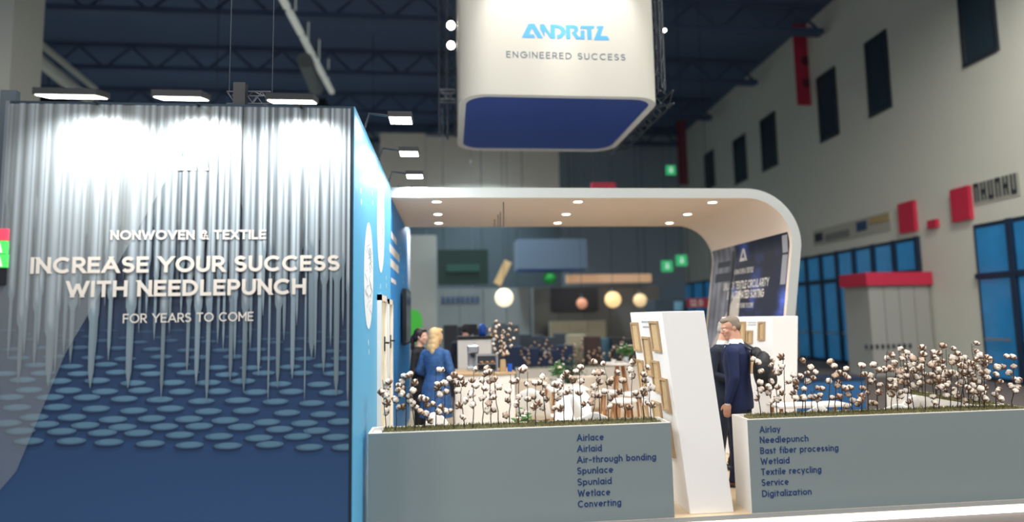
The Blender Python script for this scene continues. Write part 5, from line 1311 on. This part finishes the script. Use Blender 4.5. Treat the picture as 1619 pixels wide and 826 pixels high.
for k in range(3): w_ = (p1_.x - p0_.x) / 3; MB().box(p0_.x + k * w_ + .01, p0_.x + (k + 1) * w_ - .01, 24.4, 25, z0, p1_.z).build('counter_front', mat('far_beige', (182, 174, 148), .8), t)
t, a, b, z0, z1 = fbox('light_header', 'warm lit horizontal header strip above the black far screen', 'lamp', (897, 434, 1030, 447), 24.8, .3, None)
MB().box(a, b, 24.8, 25.1, z0, z1).build('lit_header', mat('warm_strip', (200, 164, 130), .7, emit=(230, 180, 140), es=.35), t); hang(t, a + .2, 24.95, z1); hang(t, b - .2, 24.95, z1)
def globe(label, x, y, Y, r, es, colr):
    p = at(x, y, Y=Y); t = thing('pendant_globe', label, 'lamp', tuple(p)); MB().ball(p, r, 18, 12).build('globe', mat('globe_%d_%d' % (x, es * 10), colr, .5, emit=colr, es=es), t, smooth=True)
    MB().lathe(p + Vector((0, 0, r * .9)), [(.06, 0), (.08, .06), (.03, .14)], 10).build('cap', darkgrey, t); hang(t, p.x, p.y, p.z + r, .01)
globe('largest glowing white globe lamp left of the black far screen', 797, 471, 22, .33, 1.3, (255, 236, 200)); globe('warm globe lamp just right of the black far screen', 969, 474, 22, .3, .9, (255, 214, 150))
globe('pale globe lamp farthest right over the far booths', 1012, 475, 22, .25, .7, (240, 210, 160)); globe('dim pinkish globe lamp in front of the black far screen', 920, 480, 22, .2, .5, (220, 150, 120))
p = at(802, 445, Y=22.5); q = at(790, 412, Y=22.5)
t = thing('slanted_banner', 'slanted pale orange bar hanging beside the dark green sign', 'sign', tuple(p)); MB().tube([at(786, 450, Y=22.5), at(803, 414, Y=22.5)], .2, 4).build('bar', mat('orange_bar', (214, 176, 126), .7), t); hang(t, at(803, 414, Y=22.5).x, 22.5, at(803, 414, Y=22.5).z + .1)
p = at(869, 440, Y=23.3); t = thing('green_balloon', 'small bright green round sign below the hanging grey box', 'sign', tuple(p)); MB().lathe(p - Vector((0, 0, .25)), [(0, 0), (.2, .06), (.28, .25), (.2, .44), (0, .5)], 16).build('disc', mat('signal_green', (40, 160, 70), .6), t, smooth=True); MB().tube([(p.x, p.y, p.z + .24), (p.x, p.y, at(869, 425, Y=23).z - .03)], .01, 5).build('suspension_cable', darkgrey, t)
for k, (x, y) in enumerate(((1055, 421), (1078, 412), (1061, 269))):
    Y = 30 if k < 2 else 30; p = at(x, y, Y=Y); t = thing('exit_sign', ['left green glowing exit sign seen under the canopy', 'right green glowing exit sign seen under the canopy', 'green exit sign with white arrow above the canopy'][k], 'sign', tuple(p))
    r = .28 if k < 2 else .24
    MB().box(p.x - r, p.x + r, Y, Y + .1, p.z - r, p.z + r).build('lit_plate', mat('exit_green', (60, 170, 110), .6, emit=(60, 190, 120), es=.7), t)
    MB().add([(p.x - .1, Y - .01, p.z), (p.x + .1, Y - .01, p.z), (p.x, Y - .01, p.z - .16)], [[0, 1, 2]]).build('white_arrow', mat('sign_white', (240, 250, 240), .5, emit=(255, 255, 255), es=.6), t)
    MB().box(p.x - .03, p.x + .03, Y - .012, Y - .002, p.z - .001, p.z + .17).build('arrow_shaft', mat('sign_white', (240, 250, 240), .5), t); hang(t, p.x, Y + .05, p.z + r, .012)
door_band(3, 1064, 1133, (1100, 446), 4, 2.6)
# gate number sign
Y = 20; p0_ = at(1088, 487, Y=Y); p1_ = at(1132, 471.5, Y=Y)
t = thing('gate_sign', 'dark red hall sign reading 12.0 above the slanted display stand', 'sign', ((p0_.x + p1_.x) / 2, Y, p0_.z))
MB().box(p0_.x, p1_.x, Y, Y + .12, p0_.z, p1_.z).build('sign_board', mat('dark_red', (142, 30, 52), .6), t)
a = at(1091, 484.5, Y=Y); b = at(1111, 484.5, Y=Y); lettering('12.0', (a.x, Y - .01, a.z), (1, 0, 0), (0, 0, 1), .22, .16, b.x - a.x, mat('sign_pale', (200, 196, 196), .6), t); hang(t, p0_.x + .1, Y + .06, p1_.z); hang(t, p1_.x - .1, Y + .06, p1_.z)
Y = 20.5; p0_ = at(1041, 600, Y=Y); p1_ = at(1087, 474, Y=Y)
t = thing('dark_booth', 'dark booth with a light blue window behind the slanted display stand', 'booth', ((p0_.x + p1_.x) / 2, Y + .5, -.069))
MB().box(p0_.x, p1_.x, Y, Y + 1, -.069, p1_.z).build('booth_wall', mat('slate_panel', (52, 70, 84), .7), t)
pa = at(1066, 492, Y=Y); pb = at(1079, 477, Y=Y); MB().box(pa.x, pb.x, Y - .03, Y - .001, pa.z, pb.z).build('window_pane', mat('light_blue_pane', (120, 176, 204), .4), t)
# low dark booths right behind the stand
dkA = mat('navy_booth', (34, 52, 84), .7); dkB = mat('dark_booth_panel', (30, 34, 42), .6); dkC = mat('brown_booth_panel', (62, 42, 40), .6)
for (nm, lb, px, Y, m, n) in (('dark_shelf', 'dark shelf booth behind the man at the coffee counter', (701, 514, 770, 600), 15, dkB, 3), ('tall_grey_cabinet', 'grey glass-fronted tower behind the counter vase', (781, 511, 822, 600), 15.5, mat('grey_tower', (84, 96, 104), .4), 2),
        ('navy_booth_wall', 'low navy booth wall behind the rear planter', (800, 548, 908, 600), 14.5, dkA, 4), ('shelf_row', 'row of dark machines behind the booth centre', (822, 528, 935, 548.5), 17, mat('machine_grey', (60, 70, 84), .6), 6), ('beige_low_panel', 'beige panel above the navy booth wall', (900, 530, 929, 600), 15.9, mat('far_beige', (182, 174, 148), .8), 1),
        ('brown_booth_wall', 'dark brown booth panel left of the slanted stand', (929, 533, 951, 600), 15, dkC, 1), ('blue_booth_wall', 'teal blue booth panel right of the brown one', (951, 536, 968, 600), 15.2, mat('teal_panel', (70, 110, 130), .6), 1), ('black_booth_wall', 'near-black booth wall behind the table bouquet', (968, 534, 1010, 600), 15, dkB, 2)):
    t, a, b, z0, z1 = fbox(nm, lb, 'booth', px, Y, .5, None, floor=True)
    for k in range(n):
        w_ = (b - a) / n; MB().box(a + k * w_ + .006, a + (k + 1) * w_ - .006, Y + .03 * (k % 2), Y + .5, z0, z1 - .05 * (k % 3)).build('wall_panel', m, t)
# hanging red banners
for (lb, px, Y) in (('tall red banner with dark figures hanging near the right hall wall', (1254, -60, 1287, 166), 22), ('narrow dark red banner far back beside the hanging cube', (1072, 185, 1086, 292), 31)):
    t, a, b, z0, z1 = fbox('red_banner', lb, 'banner', px, Y, .05, None)
    MB().box(a, b, Y, Y + .04, z0, z1).build('banner_cloth', mat('dull_red', (176, 40, 66), .8) if Y == 22 else mat('dark_dull_red', (110, 34, 50), .8), t)
    MB().tube([(a - .05, Y + .02, z1 + .03), (b + .05, Y + .02, z1 + .03)], .03, 6).build('banner_rod', darkgrey, t); hang(t, (a + b) / 2, Y + .02, z1 + .03, .01)
    if Y == 22:
        for (ya, yb) in ((88, 105), (122, 140)):
            za = at(1270, yb, Y=Y).z; zb = at(1270, ya, Y=Y).z; m_ = MB(); m_.lathe(((a + b) / 2, Y - .01, (za + zb) / 2), [(.01, -.001), (.011, .001)], 6)
            pr = [((a+b)/2 + .2 * math.cos(2*pi*k/16), Y - .012, (za+zb)/2 + .2 * math.sin(2*pi*k/16)) for k in range(16)]; m_ = MB().add(pr, [list(range(16))]); m_.build('dark_figure', mat('banner_print', (90, 30, 50), .8), t)
# red strip over the canopy
t, a, b, z0, z1 = fbox('red_header', 'thin red header of a far booth just above the canopy', 'sign', (936, 289, 974, 300), 20, .2, None)
MB().box(a, b, 20, 20.2, z0, z1).build('header_board', red, t); hang(t, a + .1, 20.1, z1); hang(t, b - .1, 20.1, z1)
# added fill lamps for the back hall, hidden behind the poster wall
for k, (x, y, z) in enumerate(((-6, 16, 6.5), (-3, 24, 6.5))):
    t = thing('hidden_fill_lamp', ('nearer' if k == 0 else 'farther') + ' added square fill lamp hidden behind the poster wall', 'lamp', (x, y, z))
    MB().box(x - .5, x + .5, y - .5, y + .5, z, z + .15).build('housing', darkgrey, t); hang(t, x, y, z + .15); area('lamp_light', (x, y, z - .02), .9, 300, parent=t)
